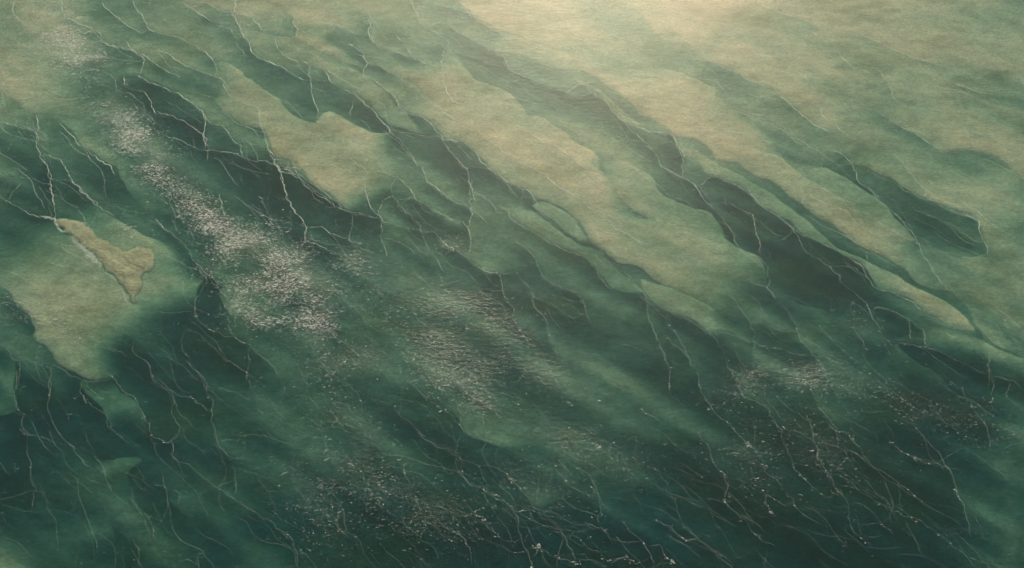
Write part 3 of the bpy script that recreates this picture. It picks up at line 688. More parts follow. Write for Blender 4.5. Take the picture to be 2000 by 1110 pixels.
# a thread runs on until it meets its neighbour where one is near
PATHS = [on_tile(t, pts) for (t, st, pts, lab) in FOAM]
RAW = [list(p) for p in PATHS]
for k, P in enumerate(PATHS):
    for end in (0, -1):
        e = P[end]
        best, bp = 34.0, None
        for m, Q in enumerate(RAW):
            if m == k:
                continue
            for a, b in zip(Q, Q[1:]):
                dx, dy = b[0] - a[0], b[1] - a[1]
                tt = max(0, min(1, ((e[0] - a[0]) * dx + (e[1] - a[1]) * dy) / (dx * dx + dy * dy + 1e-6)))
                w = (a[0] + tt * dx, a[1] + tt * dy)
                nb_ = P[1] if end == 0 else P[-2]
                ux, uy = e[0] - nb_[0], e[1] - nb_[1]
                dd = math.hypot(w[0] - e[0], w[1] - e[1])
                cosang = (ux * (w[0] - e[0]) + uy * (w[1] - e[1])) / (math.hypot(ux, uy) * dd + 1e-6)
                if 4 < dd < best and cosang > 0.45:
                    best, bp = dd, w
        if bp:
            if end == 0:
                P.insert(0, bp)
            else:
                P.append(bp)

rs = random.Random(5)
for k, (t, st, pts, lab) in enumerate(FOAM):
    q = foam_path(PATHS[k], k * 1.37)
    L = 0.22 * len(q)
    if L > 3:
        add_step(q, (0.026 + 0.028 * rs.random()) * min(1, L / 9) * (0.5 + 0.5 * st), 1.6 + 2.2 * rs.random())

# ------------------------------------------------------------------ seabed (one sheet out to the horizon)
xs, ys = axis(-95, 95, 0.35, 6000), axis(30, 160, 0.35, 6000)
verts = []
for y in ys:
    for x in xs:
        if -95 <= x <= 95 and 30 <= y <= 160:
            z = base_z(x, y)
        else:
            cx, cy = min(max(x, -95), 95), min(max(y, 30), 160)
            dd = math.hypot(x - cx, y - cy)
            z = base_z(cx, cy) * max(0, 1 - dd / 80) + -0.25 * min(1, dd / 80)
        verts.append((x, y, z))
nx = len(xs)
faces = [(j * nx + i, j * nx + i + 1, (j + 1) * nx + i + 1, (j + 1) * nx + i) for j in range(len(ys) - 1) for i in range(nx - 1)]
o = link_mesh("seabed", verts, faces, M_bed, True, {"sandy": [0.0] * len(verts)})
tag(o, "silty seabed seen through the green water between the sandbanks", None, None, "structure")

# ------------------------------------------------------------------ water: top sheet with sides and bottom closing its volume
RUFFLE = [  # px, py, rx, ry, turn, strength : wind-ruffled patches
    (100, 25, 45, 40, 70, .8), (125, 88, 66, 38, 25, 1.3), (170, 108, 40, 18, 15, .9), (205, 200, 38, 36, 45, .55), (235, 240, 50, 28, 50, .85), (270, 285, 55, 32, 45, 1.0),
    (315, 335, 48, 28, 45, .8), (365, 385, 45, 26, 45, .7), (415, 440, 50, 26, 45, .8), (470, 478, 62, 30, 25, 1.0), (425, 515, 40, 22, -15, .55),
    (545, 500, 62, 42, 35, .7), (520, 575, 70, 46, 20, .75), (480, 610, 45, 28, 25, .8), (610, 560, 50, 40, 50, .55), (615, 640, 42, 36, 40, .7),
    (690, 510, 45, 30, 30, .4), (640, 720, 50, 28, 30, .5), (880, 600, 120, 42, 12, .5), (870, 690, 100, 50, 25, .75), (880, 745, 60, 28, 20, .85), (940, 790, 60, 30, 30, .55),
    (980, 650, 80, 40, 30, .5), (1060, 720, 70, 40, 25, .4), (700, 700, 70, 40, 10, .4), (690, 850, 80, 46, 40, .5), (700, 930, 90, 60, 35, .42), (780, 960, 60, 46, 30, .35), (640, 1010, 70, 60, 60, .35),
    (600, 950, 50, 40, 40, .4), (850, 1010, 110, 60, 20, .35), (1110, 860, 80, 40, 20, .35), (1200, 900, 80, 40, 20, .3), (1050, 960, 90, 50, 20, .3), (1570, 735, 80, 26, 5, .75), (1450, 755, 60, 26, -20, .6), (1640, 760, 80, 30, 10, .4),
    (1800, 800, 90, 30, 12, .55), (1900, 820, 70, 30, 10, .4), (1600, 880, 110, 50, 20, .35), (1450, 910, 70, 40, 20, .4), (690, 285, 46, 22, 35, .3), (880, 480, 28, 14, 10, .45), (250, 445, 26, 15, 20, .55), (560, 325, 30, 10, 25, .5),
    (80, 620, 90, 40, 20, .3), (1700, 640, 60, 30, 30, .25), (450, 30, 30, 40, 20, .35),
]


def ruffle_at(px, py):
    r = 0.0
    for (cx, cy, rx, ry, a, s) in RUFFLE:
        dx, dy = px - cx, py - cy
        if abs(dx) > 2.2 * rx + 2 * ry or abs(dy) > 2.2 * rx + 2 * ry:
            continue
        ca, sa = math.cos(R(a)), math.sin(R(a))
        u, v = (dx * ca + dy * sa) / rx, (-dx * sa + dy * ca) / ry
        q = math.exp(-(u * u + v * v) * 1.1) * s
        r = max(r, q) + 0.25 * min(r, q)
    return r


wxs, wys = axis(-80, 80, 1.0, 6000), axis(40, 150, 1.0, 6000)
wv, wr = [], []
for y in wys:
    for x in wxs:
        wv.append((x, y, 0.0))
        if -90 < x < 90 and 38 < y < 155:
            px, py = ginv(x, y)
            k = 0.5 + 1.0 * (noise.noise(Vector((x * 0.25, y * 0.4, 1.7))) + 0.4)
            wr.append(ruffle_at(px, py) * max(0, min(1.2, k)))
        else:
            wr.append(0.0)
nx, ny = len(wxs), len(wys)
wf = [(j * nx + i, j * nx + i + 1, (j + 1) * nx + i + 1, (j + 1) * nx + i) for j in range(ny - 1) for i in range(nx - 1)]
nb = len(wv)
BZ = -8.0
rim = [i for i in range(nx)] + [j * nx + nx - 1 for j in range(1, ny)] + [(ny - 1) * nx + i for i in range(nx - 2, -1, -1)] + [j * nx for j in range(ny - 2, 0, -1)]
low = {}
for k in rim:
    low[k] = len(wv)
    wv.append((wv[k][0], wv[k][1], BZ))
    wr.append(0.0)
for a, b in zip(rim, rim[1:] + rim[:1]):
    wf.append((b, a, low[a], low[b]))
wf.append(tuple(low[k] for k in rim[::-1]))
o = link_mesh("water", wv, wf, M_water, True, {"ruffle": wr})
tag(o, "shallow green lagoon water, dark and clear in the deeps with wind-ruffled patches", None, None, "structure")


# ------------------------------------------------------------------ sandbanks
def crest(H):
    """share of the depth of water left over the crest of a bank of rank H"""
    return math.exp(-0.85 * H)


def sandbank(name, H, pts, label, cat="sandbank", mat=None, group="sandbanks under the water", crisp=0.4, absolute=None, spacing=0.75):
    P, s = [], crisp
    for p in pts:
        if len(p) == 3:
            s = p[2] * 1.5 if p[2] > 0.6 else crisp
        x, y = g(p[0], p[1])
        if absolute is None:      # the crest lies under water: read its place at its own depth
            x, y = g(p[0], p[1], base_z(x, y) * crest(H))
        P.append((x, y, s))
    ring = catmull(P, 0.45, True)
    rg = []
    for (x, y, s) in ring:
        w1 = wob(x, y, 0.50, 0.35, 5.0)
        w2 = wob(x, y, 0.16 if absolute is None else 0.42, 1.3, 9.0)
        rg.append((x + w1[0] + w2[0], y + w1[1] + w2[1], max(0.3, s)))
    A = np.array([(p[0], p[1]) for p in rg])
    S = np.array([p[2] for p in rg])
    B = np.roll(A, -1, 0)
    S2 = np.roll(S, -1)

    def field(Q):
        """smallest distance / softness, and inside test"""
        Q = np.asarray(Q, float)
        res = np.empty(len(Q))
        dist = np.empty(len(Q))
        ins = np.zeros(len(Q), bool)
        AB = B - A
        L2 = (AB ** 2).sum(1) + 1e-9
        for c0 in range(0, len(Q), 2000):
            q = Q[c0:c0 + 2000]
            AP = q[:, None, :] - A[None]
            t = np.clip((AP * AB[None]).sum(2) / L2, 0, 1)
            d_ = np.sqrt(((AP - t[..., None] * AB[None]) ** 2).sum(2))
            ss = S[None] * (1 - t) + S2[None] * t
            res[c0:c0 + 2000] = (d_ / ss).min(1)
            dist[c0:c0 + 2000] = d_.min(1)
            cond = (A[None, :, 1] > q[:, None, 1]) != (B[None, :, 1] > q[:, None, 1])
            xi = A[None, :, 0] + (q[:, None, 1] - A[None, :, 1]) / (AB[None, :, 1] + 1e-12) * AB[None, :, 0]
            ins[c0:c0 + 2000] = (cond & (q[:, None, 0] < xi)).sum(1) % 2 == 1
        return res, dist, ins

    lo, hi = A.min(0), A.max(0)
    cand = []
    y = lo[1]
    row = 0
    while y < hi[1]:
        x = lo[0] + (row % 2) * spacing / 2
        while x < hi[0]:
            cand.append((x + random.uniform(-.2, .2) * spacing, y + random.uniform(-.2, .2) * spacing))
            x += spacing
        y += spacing * 0.87
        row += 1
    # points just inside the outline
    nrm = np.stack([-(np.roll(A, -1, 0) - np.roll(A, 1, 0))[:, 1], (np.roll(A, -1, 0) - np.roll(A, 1, 0))[:, 0]], 1)
    nrm /= np.linalg.norm(nrm, axis=1)[:, None] + 1e-9
    inner = np.concatenate([A + nrm * 0.32, A - nrm * 0.32])
    r1, d1, i1 = field(inner)
    inner = inner[(d1 > 0.24) & i1]
    Q = np.array(cand)
    r2, d2, i2 = field(Q)
    Q = Q[(d2 > 0.6) & i2]
    allp = [Vector(p) for p in A] + [Vector(p) for p in inner] + [Vector(p) for p in Q]
    n = len(A)
    edges = [(i, (i + 1) % n) for i in range(n)]
    vs, es, fs, ov, oe, of = delaunay_2d_cdt(allp, edges, [], 1, 1e-5)
    pts2 = np.array([(v.x, v.y) for v in vs])
    cen = np.array([pts2[list(f)].mean(0) for f in fs])
    r3, d3, i3 = field(cen)
    fs = [f for f, k in zip(fs, i3) if k]
    r, dd, ii = field(pts2)
    verts = []
    for (x, y), rr, dist in zip(pts2, r, dd):
        on = dist < 0.02
        k = 0.0 if on else float(smooth(rr * 0.95))
        b = base_z(x, y) if absolute is None else 0.0
        if absolute is None:
            z = b * crest(H) * (1 + 0.18 * noise.noise(Vector((x * 0.3, y * 0.6, H * 7))) + 0.45 * streak(x + 9 * H, y)) * k + (b - 0.022) * (1 - k)
        else:
            z = -0.08 + (absolute + 0.08) * k + k * 0.018 * noise.noise(Vector((x * 0.8, y * 0.8, 2)))
        verts.append((x, y, z))
    c = A.mean(0)
    z0 = min(v[2] for v in verts)
    verts = [(x - c[0], y - c[1], z - z0) for x, y, z in verts]
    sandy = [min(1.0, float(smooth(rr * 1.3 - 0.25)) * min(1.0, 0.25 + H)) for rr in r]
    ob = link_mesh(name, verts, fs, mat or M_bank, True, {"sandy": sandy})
    ob.location = (c[0], c[1], z0)
    if label:
        tag(ob, label, cat, group)
    return ob


BANKS = [
 (1.35, [(1047,84,.3),(1096,102),(1138,140),(1187,172),(1226,200),(1254,228),(1307,253),(1312,268),(1346,272),(1388,299),(1402,316),(1440,320),(1465,341),(1511,360),(1539,385),(1564,399),(1581,416),(1606,432),(1630,443),(1646,458),(1665,476),(1690,490),(1722,500),(1743,513),(1764,525),(1792,551),(1820,564),(1848,571),(1862,576),(1883,602),(1897,634),(1925,659),(1950,676),(2010,700),(2030,640,6),(1930,560),(1850,490),(1790,473,.3),(1743,462),(1700,435),(1685,415),(1672,395),(1650,385),(1590,355),(1520,300),(1470,270,1),(1420,220,2),(1405,176,.3),(1391,169),(1360,151),(1328,140),(1300,132),(1250,110,4),(1200,95),(1150,75),(1080,60)],
  "longest pale sandbank, a bright band running from top centre to the right edge"),
 (.80, [(1380,170,1.5),(1420,185),(1455,215),(1500,250),(1530,285),(1560,305),(1620,330,.3),(1680,358),(1708,380),(1735,405),(1765,440),(1790,475),(1700,470),(1600,400),(1500,330),(1400,260),(1350,200)],
  "olive shelf of sand between the brightest band and the dark channel right of it"),
 (.75, [(1370,116,.3),(1391,126),(1416,133),(1447,151),(1469,162),(1497,170),(1525,186),(1546,207),(1567,225),(1588,239),(1623,260),(1700,300,5),(1740,300),(1690,200),(1600,100),(1500,40),(1400,20),(1340,60)],
  "hazy beige sandbank above the teal pool near the top right"),
 (.95, [(1630,325,.3),(1665,323),(1704,334),(1739,351),(1764,369),(1774,374),(1834,402),(1880,416),(1911,430),(1918,469),(1932,500),(1960,560,8),(2050,600),(2050,300,6),(1900,300,5),(1750,260),(1650,270)],
  "green sandbank whose edge closes off the pointed dark teal channel on the right"),
 (1.05, [(1732,406,.3),(1767,430),(1792,451),(1827,476),(1862,495),(1897,500),(1932,504),(1990,560,6),(1990,640),(1900,600),(1800,520),(1740,450)],
  "olive spit under the pointed dark teal channel at the right"),
 (.80, [(1686,207,.3),(1711,220),(1739,235),(1785,262),(1813,281),(1838,299),(1870,300),(1910,297),(1940,310),(1990,345),(2050,380),(2050,200,8),(1850,140),(1700,160)],
  "beige sandbank at the right edge with a straight diagonal foot"),
 (.40, [(1665,60,.3),(1704,79),(1746,98),(1792,116),(1841,130),(1900,140,6),(1980,100),(1900,40),(1750,20)],
  "faint low sandbank in the pale top right corner"),
 (1.05, [(1150,-40,.3),(1191,0),(1212,10),(1237,21),(1254,35),(1279,63),(1300,67),(1318,67),(1340,85),(1370,110),(1500,120,8),(1600,60),(1650,-60,4)],
  "bright sandbank cut by the top edge, above the small grey-green pool"),
 (1.20, [(880,-50,.3),(893,0),(903,14),(917,28),(935,46),(956,61),(966,65),(987,65),(1001,70),(1036,84),(1058,88),(1100,105),(1140,120,4),(1220,140),(1290,100),(1200,40),(1160,-50)],
  "brightest yellow sandbank at the top centre"),
 (.75, [(950,98,1),(975,104,.3),(1001,109),(1026,112),(1054,126),(1089,139),(1121,144),(1138,141),(1120,110),(1060,85),(1000,66),(950,60,3)],
  "small beige ledge directly below the brightest yellow sandbank"),
 (.40, [(857,46,.3),(889,60),(924,77),(952,95),(980,109),(991,130),(1008,141),(1029,151),(1054,163),(1089,172),(1121,186),(1180,200,5),(1130,150),(1050,125),(980,100),(900,40),(850,20)],
  "narrow grey-green ridge edged with foam below the yellow sandbank"),
 (.60, [(1128,165,.3),(1156,176),(1177,197),(1198,221),(1219,239),(1247,250),(1307,262),(1314,271),(1325,288),(1335,306),(1356,316),(1370,334),(1388,348),(1412,355),(1437,360),(1458,370),(1476,390),(1490,404),(1511,418),(1539,435),(1556,453),(1581,465),(1609,476),(1634,490),(1658,504),(1686,523),(1697,543),(1711,560),(1743,573),(1781,592),(1802,606),(1827,623),(1848,634),(1900,660,1),(1900,640,.3),(1850,590),(1740,530),(1640,480),(1540,400),(1430,330),(1320,280),(1250,240),(1180,180),(1120,150)],
  "long dark green shelf between the longest pale band and the deep black-green channel"),
 (1.25, [(787,207,.3),(794,221),(819,225),(840,239),(854,256),(861,269),(889,274),(913,285),(935,302),(952,327),(956,332),(977,348),(1001,362),(1026,372),(1047,385),(1072,393),(1093,402),(1107,413),(1125,434),(1138,448),(1149,469),(1170,486),(1195,508),(1212,518),(1247,527),(1275,543),(1307,564),(1339,578),(1360,585),(1384,601),(1409,620),(1441,645),(1480,650,6),(1510,600),(1502,560,.3),(1497,529),(1483,500),(1441,481),(1416,471),(1370,462),(1346,444),(1325,434),(1290,425),(1240,400,2),(1200,340),(1170,299,.3),(1131,278),(1103,256),(1065,230),(1036,225),(1022,204),(1001,183),(966,169),(942,155),(913,133),(889,105),(860,90,4),(800,100),(760,120),(730,140),(740,170),(770,190)],
  "broad beige sandbank across the middle of the lagoon, widening to the lower right"),
 (1.55, [(690,92,1.5),(724,121,.3),(752,135),(780,155),(808,169),(840,197),(875,225),(903,242),(931,255),(952,274),(980,293),(1005,309),(1022,323),(1054,337),(1079,355),(1107,376),(1142,390),(1152,409),(1177,427),(1198,443),(1230,458),(1261,472),(1300,500,2),(1340,520,5),(1330,455,4),(1290,425),(1200,345,1),(1170,310),(1100,262),(1030,228),(1000,190),(930,160),(880,125),(820,115,3),(740,100)],
  "upper step of the broad middle sandbank, behind its central foam line"),
 (.85, [(1212,309,.3),(1247,327),(1282,350),(1300,381),(1339,399),(1384,411),(1400,430),(1425,465),(1441,485),(1380,480),(1280,440),(1200,380),(1150,310,3)],
  "olive ledge on the upper side of the middle sandbank, below a rounded dark hollow"),
 (1.15, [(506,-10,.3),(534,7),(559,18),(569,35),(578,74),(604,91),(625,105),(654,116),(682,128),(713,141),(720,151),(745,169),(770,186),(787,210),(800,215,3),(780,190),(740,160),(715,125,1),(690,105),(670,88),(650,72),(640,50),(620,30,4),(600,-20)],
  "pale tongue of sand coming down from the top edge, left of centre"),
 (.60, [(590,100,1),(612,128,.3),(630,140),(650,162),(678,176),(706,191),(727,214),(745,232),(766,249),(800,262),(830,268),(860,270,2),(800,225,.3),(787,210),(745,170),(700,140),(640,118),(600,100)],
  "grey-olive shelf along the upper side of the dark leaf-shaped pool"),
 (1.15, [(400,110,3),(428,116,.3),(450,125),(474,137),(490,155),(509,169),(530,181),(548,193),(560,210),(576,225),(597,232),(615,236),(632,222),(648,218),(668,228),(689,242),(717,253),(741,258),(762,260),(785,290,3),(800,330),(790,380),(720,415),(685,418,.3),(668,406),(650,387),(629,372),(604,355),(594,337),(580,323),(559,311),(538,309),(530,292),(516,260),(474,246),(457,228),(436,218),(415,200),(400,170,3)],
  "beige sandbank left of centre, ending in a foamy point above the deep teal pool"),
 (1.4, [(509,218,1.2),(527,228),(576,246),(611,253),(632,274),(645,300,3),(620,335),(590,335,.3),(560,312),(538,305),(525,280),(512,250)],
  "smooth bright crown of the beige sandbank left of centre"),
 (.85, [(235,138,1),(255,143,.3),(275,148),(299,162),(334,176),(365,197),(393,214),(401,225),(415,205,1),(400,170,3),(340,100,6),(250,60),(200,90)],
  "olive sandbank above the blue-grey hollow at the upper left"),
 (.42, [(-20,170,.3),(0,185),(35,208),(63,222),(74,232),(110,235,3),(180,230),(230,150,6),(230,-40),(-60,-40),(-80,150,.5)],
  "pale green shoal filling the upper left corner"),
 (.95, [(110,228,1),(116,240,.3),(140,262),(169,290),(197,313),(225,327),(232,344),(245,372),(262,395,1),(285,415),(380,470,5),(420,420),(340,350),(300,300),(230,230),(180,200)],
  "sandbank under the sparkling ripples, dropping to the small blue pool on the left"),
 (1.15, [(151,370,1.5),(176,388,.3),(200,409),(232,430),(267,448),(300,465),(360,480,2),(390,520),(404,536,.5),(390,571),(383,606),(375,625,4),(300,650),(270,690),(255,740,2),(225,752),(190,745,.3),(158,739),(141,729),(109,711),(91,687),(63,659),(53,620),(21,588),(10,570),(-20,550),(-60,480,8),(0,420),(60,400),(120,380)],
  "large rounded olive shoal at the left around the smooth mudflat"),
 (.55, [(158,741,.3),(158,762),(169,783),(190,801),(207,822),(214,839),(240,855,3),(255,880),(300,880),(295,850,.3),(288,825),(278,801),(260,778),(239,762),(225,745),(205,725,2)],
  "narrow green strip of sand running down from the tip of the large left shoal"),
 (.45, [(165,888,3),(195,891,.3),(253,892),(277,895),(270,913),(250,926),(252,950),(250,985,3),(245,1010),(225,970),(214,940,.3),(195,920),(180,905)],
  "small squared mud ledge near the lower left corner"),
 (.70, [(337,888,.3),(369,899),(400,912),(425,925),(445,940),(500,940,5),(600,1000),(640,1060),(600,1070,2),(562,1047,.3),(538,1029),(513,1005),(485,990),(446,969),(420,940,1),(380,920),(345,900)],
  "yellow-green diagonal ledge at the lower left, widening to the right"),
 (.50, [(299,945,.3),(323,958),(327,980),(351,1008),(369,1019),(420,1030,2),(470,1040),(480,1000,4),(440,960),(400,930),(340,920)],
  "low green ledge with a notched edge, under the yellow-green diagonal ledge"),
 (.60, [(214,950,.8),(225,1001),(239,1047),(262,1064),(274,1090),(278,1130),(200,1140,6),(60,1140),(40,1000),(150,960)],
  "weedy green shoal in the lower left corner"),
 (.45, [(38,690,1),(35,720,.3),(30,760),(36,803),(-40,806),(-60,700,4),(0,670)],
  "low green shelf at the left edge below the large shoal"),
 (.50, [(404,532,.3),(429,560),(429,585),(439,606),(453,620),(480,650,3),(520,680),(620,640,6),(590,500),(540,430),(440,400),(380,430)],
  "grey-green bank under the wide ruffled patch, beside the dark triangular pool"),
 (.45, [(838,395,1),(860,410,.3),(889,430),(913,443),(917,470,2),(860,455),(820,420)],
  "small olive swell of sand ending at a kink in the foam, near the middle"),
 (.85, [(1040,397,.3),(1047,413),(1075,430),(1100,451),(1124,469),(1149,480,1),(1149,465,.3),(1125,434),(1107,410),(1072,392)],
  "little beige apron of sand below the middle sandbank"),
 (.42, [(960,400,.3),(985,413),(1001,427),(1036,451),(1072,476),(1107,490),(1145,508),(1159,525),(1177,550),(1205,571),(1258,571),(1212,529),(1170,486),(1124,469),(1047,413),(1000,380,2)],
  "dark green step just left of the middle sandbank, edged by a long foam line"),
 (.32, [(864,472,.3),(896,490),(924,511),(949,530),(973,536),(1060,560,5),(1060,480),(980,440),(900,440)],
  "low olive rise right of the round dark hollow at the centre"),
 (.50, [(1263,585,.3),(1300,606),(1321,617),(1353,631),(1388,652),(1395,648),(1423,652),(1472,668),(1490,630,3),(1450,620),(1400,600,.3),(1330,565),(1250,545)],
  "olive step at the lower end of the middle sandbank, outlined by a scalloped foam line"),
 (.75, [(1743,665,.3),(1764,683),(1792,704),(1827,725),(1852,746),(1880,780,2),(1900,800),(1800,800,7),(1650,760),(1660,690)],
  "brown-green bank with a straight upper edge in the dark water at lower right"),
 (.9, [(1307,924,.3),(1335,948),(1356,962),(1377,976),(1400,990,2),(1370,1040,4),(1320,1000),(1300,960)],
  "small brownish ledge alone in the darkest water at the bottom right of centre"),
 (1.0, [(1880,960,8),(1930,880),(2060,860),(2060,1160),(1900,1160)],
  "green shoal in the lower right corner"),
 (.5, [(833,857,.3),(861,871),(892,889),(924,906),(959,911),(984,927),(1001,945),(1026,966),(1060,1000,1),(1200,1000,8),(1150,880),(1000,870),(900,850)],
  "low dark green bank below the small four-sided pool at lower centre"),
 (.5, [(790,740,.3),(815,762),(861,794),(896,822),(906,845),(935,858),(963,868),(990,885,1),(1100,880,5),(1100,780,8),(1000,720),(880,700)],
  "green bank over the small four-sided pool at lower centre"),
 (.42, [(910,938,.3),(952,962),(994,987),(1012,1012),(1015,1036),(1026,1064),(1040,1107),(1050,1150),(1150,1130,6),(1080,1000),(1000,950),(950,920)],
  "very dark bank edged by a strong foam line at the bottom centre"),
 (.45, [(1525,586,.3),(1546,585),(1571,593),(1606,602),(1680,640,5),(1620,700),(1540,640)],
  "faint grey rise under the black-green channel at the right"),
 (.18, [(1732,659,.3),(1781,673),(1820,683),(1862,704),(1925,729),(2000,750),(2060,770),(2060,720),(2010,700),(1920,665),(1848,634,1)],
  "dark shelf in the channel at the right edge, below the longest pale band"),
]
for H, pts, lab in BANKS:
    sandbank("sandbank", H, pts, lab)

# ------------------------------------------------------------------ the mudflat that just breaks the surface
root = sandbank("mudflat", 1, on_tile('m', [(130,215,.3),(180,200),(250,210),(330,225),(400,240),(450,300),(500,350),(570,400),(700,470),(780,480),(880,440),(970,460),(1010,520),(1030,620),(990,700),(930,720),(890,790),(935,830),(905,870),(880,920),(860,990),(800,985),(770,900),(700,790),(600,710),(540,640),(440,520),(370,440),(280,380),(200,330),(150,250)]),
    "smooth olive mudflat just breaking the surface, ragged edges, on the large left shoal", "mudflat", M_flat, None, 0.25, 0.012, 0.45)
root["group"] = ""
del root["group"]
TERR = [
    ([(370,440,.3),(400,400),(480,440),(560,490),(650,520),(690,570),(800,620),(900,690),(850,740),(780,730),(760,790),(700,750),(600,680),(540,620),(440,510)], 0.040),
    ([(250,215,.3),(330,225),(400,245),(370,300),(390,370),(400,430),(350,420),(280,370),(270,290)], 0.034),
    ([(740,800,.3),(800,740),(840,800),(850,880),(850,980),(810,980),(780,900)], 0.046),
    ([(740,500,.3),(880,455),(970,480),(1000,560),(1000,640),(940,690),(820,630),(720,570)], 0.030),
]
for pts, zz in TERR:
    t = sandbank("terrace", 1, on_tile('m', pts), None, None, M_flat, None, 0.2, zz, 0.45)
    t.parent = root
    t.location = t.location - root.location

# ------------------------------------------------------------------ foam lines
def foam_line(name, pts, width, strength, label, seed):
    thin = 1.9 - 1.5 * float(smooth((sum(p[1] for p in pts) / len(pts) - 150) / 550))
    q = foam_path(pts, seed)
    n = len(q)
    cx, cy = q[n // 2]
    verts, faces, cov = [], [], []
    for i, (x, y) in enumerate(q):
        a, b = q[max(0, i - 1)], q[min(n - 1, i + 1)]
        tx, ty = b[0] - a[0], b[1] - a[1]
        L = math.hypot(tx, ty) or 1
        nx_, ny_ = -ty / L, tx / L
        end = min(1, (i + 1) / 4, (n - i) / 4)
        k = 0.55 + 0.9 * abs(noise.noise(Vector((x * 0.6, y * 0.6, seed)))) + 0.5 * abs(noise.noise(Vector((x * 3, y * 3, seed))))
        w = width * k * (0.25 + 0.75 * end)
        j1 = w * (0.6 + 0.8 * random.random())
        j2 = w * (0.6 + 0.8 * random.random())
        c = max(0.85, min(strength, 1.1)) * (0.3 + 0.7 * end) * (0.8 + 0.5 * noise.noise(Vector((x * 0.35, y * 0.35, seed + 11))))
        c = max(0.15, c) * thin
        for off, z, cc in ((-2.2 * j1, 0.004, 0.0), (-.7 * j1, 0.014, c * 0.9), (0, 0.03, c), (.7 * j2, 0.014, c * 0.9), (2.2 * j2, 0.004, 0.0)):
            verts.append((x + nx_ * off - cx, y + ny_ * off - cy, z))
            cov.append(cc)
        if i:
            b0, a0 = 5 * i, 5 * (i - 1)
            for m in range(4):
                faces.append((a0 + m, a0 + m + 1, b0 + m + 1, b0 + m))
    o = link_mesh(name, verts, faces, M_foam, True, {"cover": cov})
    o.location = (cx, cy, 0)
    tag(o, label, "foam line", "lines of foam on the water")
    return o


for k, (t, st, pts, lab) in enumerate(FOAM):
    p = PATHS[k]
    foam_line("foam_line", p, 0.033, st, lab, k * 1.37)

# pale sand/foam slivers at the mudflat's left rim
foam_line("foam_line", on_tile('m', [(270,378),(330,440),(370,470),(420,540),(470,590),(500,620),(530,655)]), 0.22, 1.6, "thick cream foam strip caught along the left rim of the mudflat", 91.0)
foam_line("foam_line", on_tile('m', [(575,690),(600,715)]), 0.16, 1.5, "small cream foam scrap on the mudflat's left rim", 92.0)
foam_line("foam_line", on_tile('m', [(630,740),(670,760),(700,795)]), 0.14, 1.5, "short cream foam strip at the lower rim of the mudflat", 93.0)
foam_line("foam_line", on_tile('m', [(740,840),(750,900),(770,950),(790,985)]), 0.12, 1.0, "faint foam fringe round the foot of the mudflat", 94.0)
foam_line("foam_line", on_tile('m', [(0,190),(60,210),(130,235),(150,280),(180,330),(230,345)]), 0.13, 1.1, "pale foam at the upper tip of the mudflat", 95.0)

# ------------------------------------------------------------------ hairline web of thin foam (nobody could count it)
rw = random.Random(12)
tv, tf, tc = [], [], []
for k in range(1100):
    px, py = rw.uniform(-60, 2060), rw.uniform(-40, 1150)
    x, y = g(px, py)
    a = R(rw.gauss(-44, 10)) if k % 5 < 3 else R(rw.gauss(-76, 12) if k % 5 == 3 else rw.gauss(-8, 14))
    n = int(rw.uniform(14, 46) * (1 if k % 5 < 3 else .6))
    w = rw.uniform(.018, .035)
    cc = rw.uniform(.16, .42)
    prev = None
    a0 = a
    for i in range(n):
        b0 = len(tv)
        dx, dy = math.cos(a), math.sin(a)
        e = min(1, (i + 1) / 5, (n - i) / 5)
        for off, c_ in ((-w * 2, 0), (0, cc * e * (2.2 - 1.5 * float(smooth((py - 150) / 600)))), (w * 2, 0)):
            tv.append((x - dy * off, y + dx * off, 0.004 if c_ == 0 else 0.010))
            tc.append(c_)
        if prev is not None:
            for m in range(2):
                tf.append((prev + m, prev + m + 1, b0 + m + 1, b0 + m))
        prev = b0
        a += rw.gauss(0, .16) + (a0 - a) * .12
        x += dx * .22
        y += dy * .22
o = link_mesh("foam_threads", tv, tf, M_foam, True, {"cover": tc})
tag(o, "web of hair-thin foam threads spread over the whole lagoon", None, None, "stuff")

# ------------------------------------------------------------------ sun glints painted as pale flecks, plus froth specks (nobody could count them)
fv, ff, fc = [], [], []


def fleck(x, y, ln, wd, ang, cov, bend=0.0):
    b = len(fv)
    ca, sa = math.cos(ang), math.sin(ang)
    n = 5
    for i in range(n):
        t = i / (n - 1) * 2 - 1
        u = t * ln / 2
        c = bend * (1 - t * t) * ln * 0.3
        w = wd * (1 - t * t) * 0.5 + 0.006
        w *= random.uniform(.7, 1.3)
        for v, z in ((-w, 0.008), (0, 0.008 + wd * 0.12 * (1 - t * t)), (w, 0.008)):
            vv = v + c
            fv.append((x + u * ca - vv * sa, y + u * sa + vv * ca, z))
            fc.append(cov * (1 if v == 0 else 0.75))
    for i in range(n - 1):
        for m in range(2):
            a = b + 3 * i + m
            ff.append((a, a + 3, a + 4, a + 1))


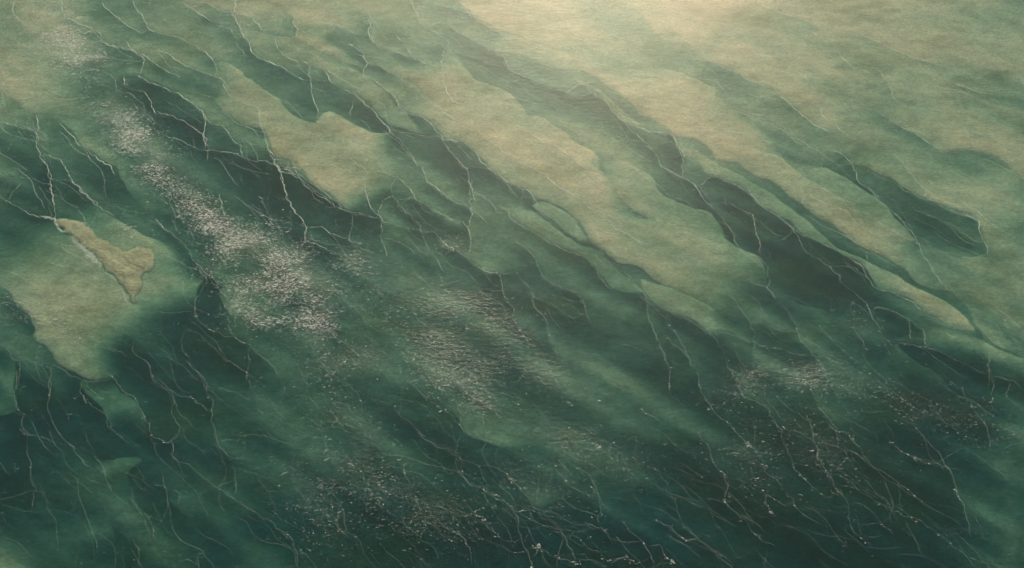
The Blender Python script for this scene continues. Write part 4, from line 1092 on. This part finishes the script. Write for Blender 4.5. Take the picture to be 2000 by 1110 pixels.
cnt = 0
while cnt < 36000:
    cx, cy, rx, ry, a, s = random.choice(RUFFLE)
    if random.random() > s * rx * ry * (1.6 if cx < 760 and cy < 660 else 1) / 3800:
        continue
    u, v = random.gauss(0, .72), random.gauss(0, .72)
    ca, sa = math.cos(R(a)), math.sin(R(a))
    px, py = cx + u * rx * ca - v * ry * sa, cy + u * rx * sa + v * ry * ca
    x, y = g(px, py)
    n = noise.noise(Vector((x * 0.35, y * 0.6, 6.6)))
    if n < random.uniform(-0.5, 0.3):
        continue
    left = px < 760
    up = left and py < 660
    cov = random.uniform(.12, 1) ** (1.0 if up else 1.5) * (0.4 + s * 0.9) * (0.7 if up else .9)
    if not up and random.random() < .6:
        cnt += 1
        continue
    if random.random() < (0.07 * s if left and py < 640 else 0.012):
        cov = 1.5
    ln = random.uniform(.06, .28) * (1.1 if up else .8) * (2.0 if random.random() < .12 else 1)
    fleck(x, y, ln, random.uniform(.015, .05), random.gauss(0, .35) + 0.1 * math.sin(x), cov, random.uniform(-1, 1))
    cnt += 1
# loose specks everywhere
for _ in range(3500):
    px, py = random.uniform(-60, 2060), random.uniform(-40, 1150)
    x, y = g(px, py)
    if noise.noise(Vector((x * 0.12, y * 0.2, 2.2))) < random.uniform(-.2, .4):
        continue
    fleck(x, y, random.uniform(.12, .5), random.uniform(.02, .06), random.gauss(0, .5), random.uniform(.05, .3), random.uniform(-1, 1))
# white specks caught on the foam lines of the lower half
for (t, st, pts, lab) in FOAM:
    P = on_tile(t, pts)
    my = sum(p[1] for p in P) / len(P)
    mx_ = sum(p[0] for p in P) / len(P)
    if my < 640 and not 'bright' in lab:
        continue
    nsp = int((3 if st >= 1.2 else 1.0 if st >= 1.0 else .5) * len(P) * (1 if mx_ > 600 else .3))
    C = catmull([g(*p) for p in P], 0.3)
    hot = [random.random() for _ in range(3)]
    for _ in range(nsp):
        q = C[min(len(C) - 1, max(0, int((random.choice(hot) + random.gauss(0, .07)) * len(C))))]
        w1 = wob(q[0], q[1], 0.30, 0.35, FOAM.index((t, st, pts, lab)) * 1.37)
        fleck(q[0] + w1[0] + random.gauss(0, .12), q[1] + w1[1] + random.gauss(0, .12), random.uniform(.08, .3), random.uniform(.02, .055), random.gauss(-.6, .5), random.uniform(.2, 1.2), random.uniform(-1, 1))
o = link_mesh("painted_glints_and_froth", fv, ff, M_fleck, True, {"cover": fc})
tag(o, "countless tiny pale flecks painted as sun glints on the wind-ruffled patches, with froth specks", None, None, "stuff")

# ------------------------------------------------------------------ haze: one closed box of even air
m, nd, lk = new_mat("haze_air")
out = N(nd, "ShaderNodeOutputMaterial")
pv = N(nd, "ShaderNodeVolumePrincipled")
pv.inputs['Color'].default_value = (0.66, 0.84, 0.84, 1)
pv.inputs['Density'].default_value = 0.0006
pv.inputs['Anisotropy'].default_value = 0.75
lk.new(pv.outputs[0], out.inputs['Volume'])
hx, z0, z1 = 6500.0, -9.0, 106.0
hv = [(sx * hx, sy * hx, z) for z in (z0, z1) for sx, sy in ((-1, -1), (1, -1), (1, 1), (-1, 1))]
hf = [(3, 2, 1, 0), (4, 5, 6, 7), (0, 1, 5, 4), (1, 2, 6, 5), (2, 3, 7, 6), (3, 0, 4, 7)]
o = link_mesh("haze", hv, hf, m, False)
tag(o, "thin warm haze in the air over the lagoon", None, None, "stuff")
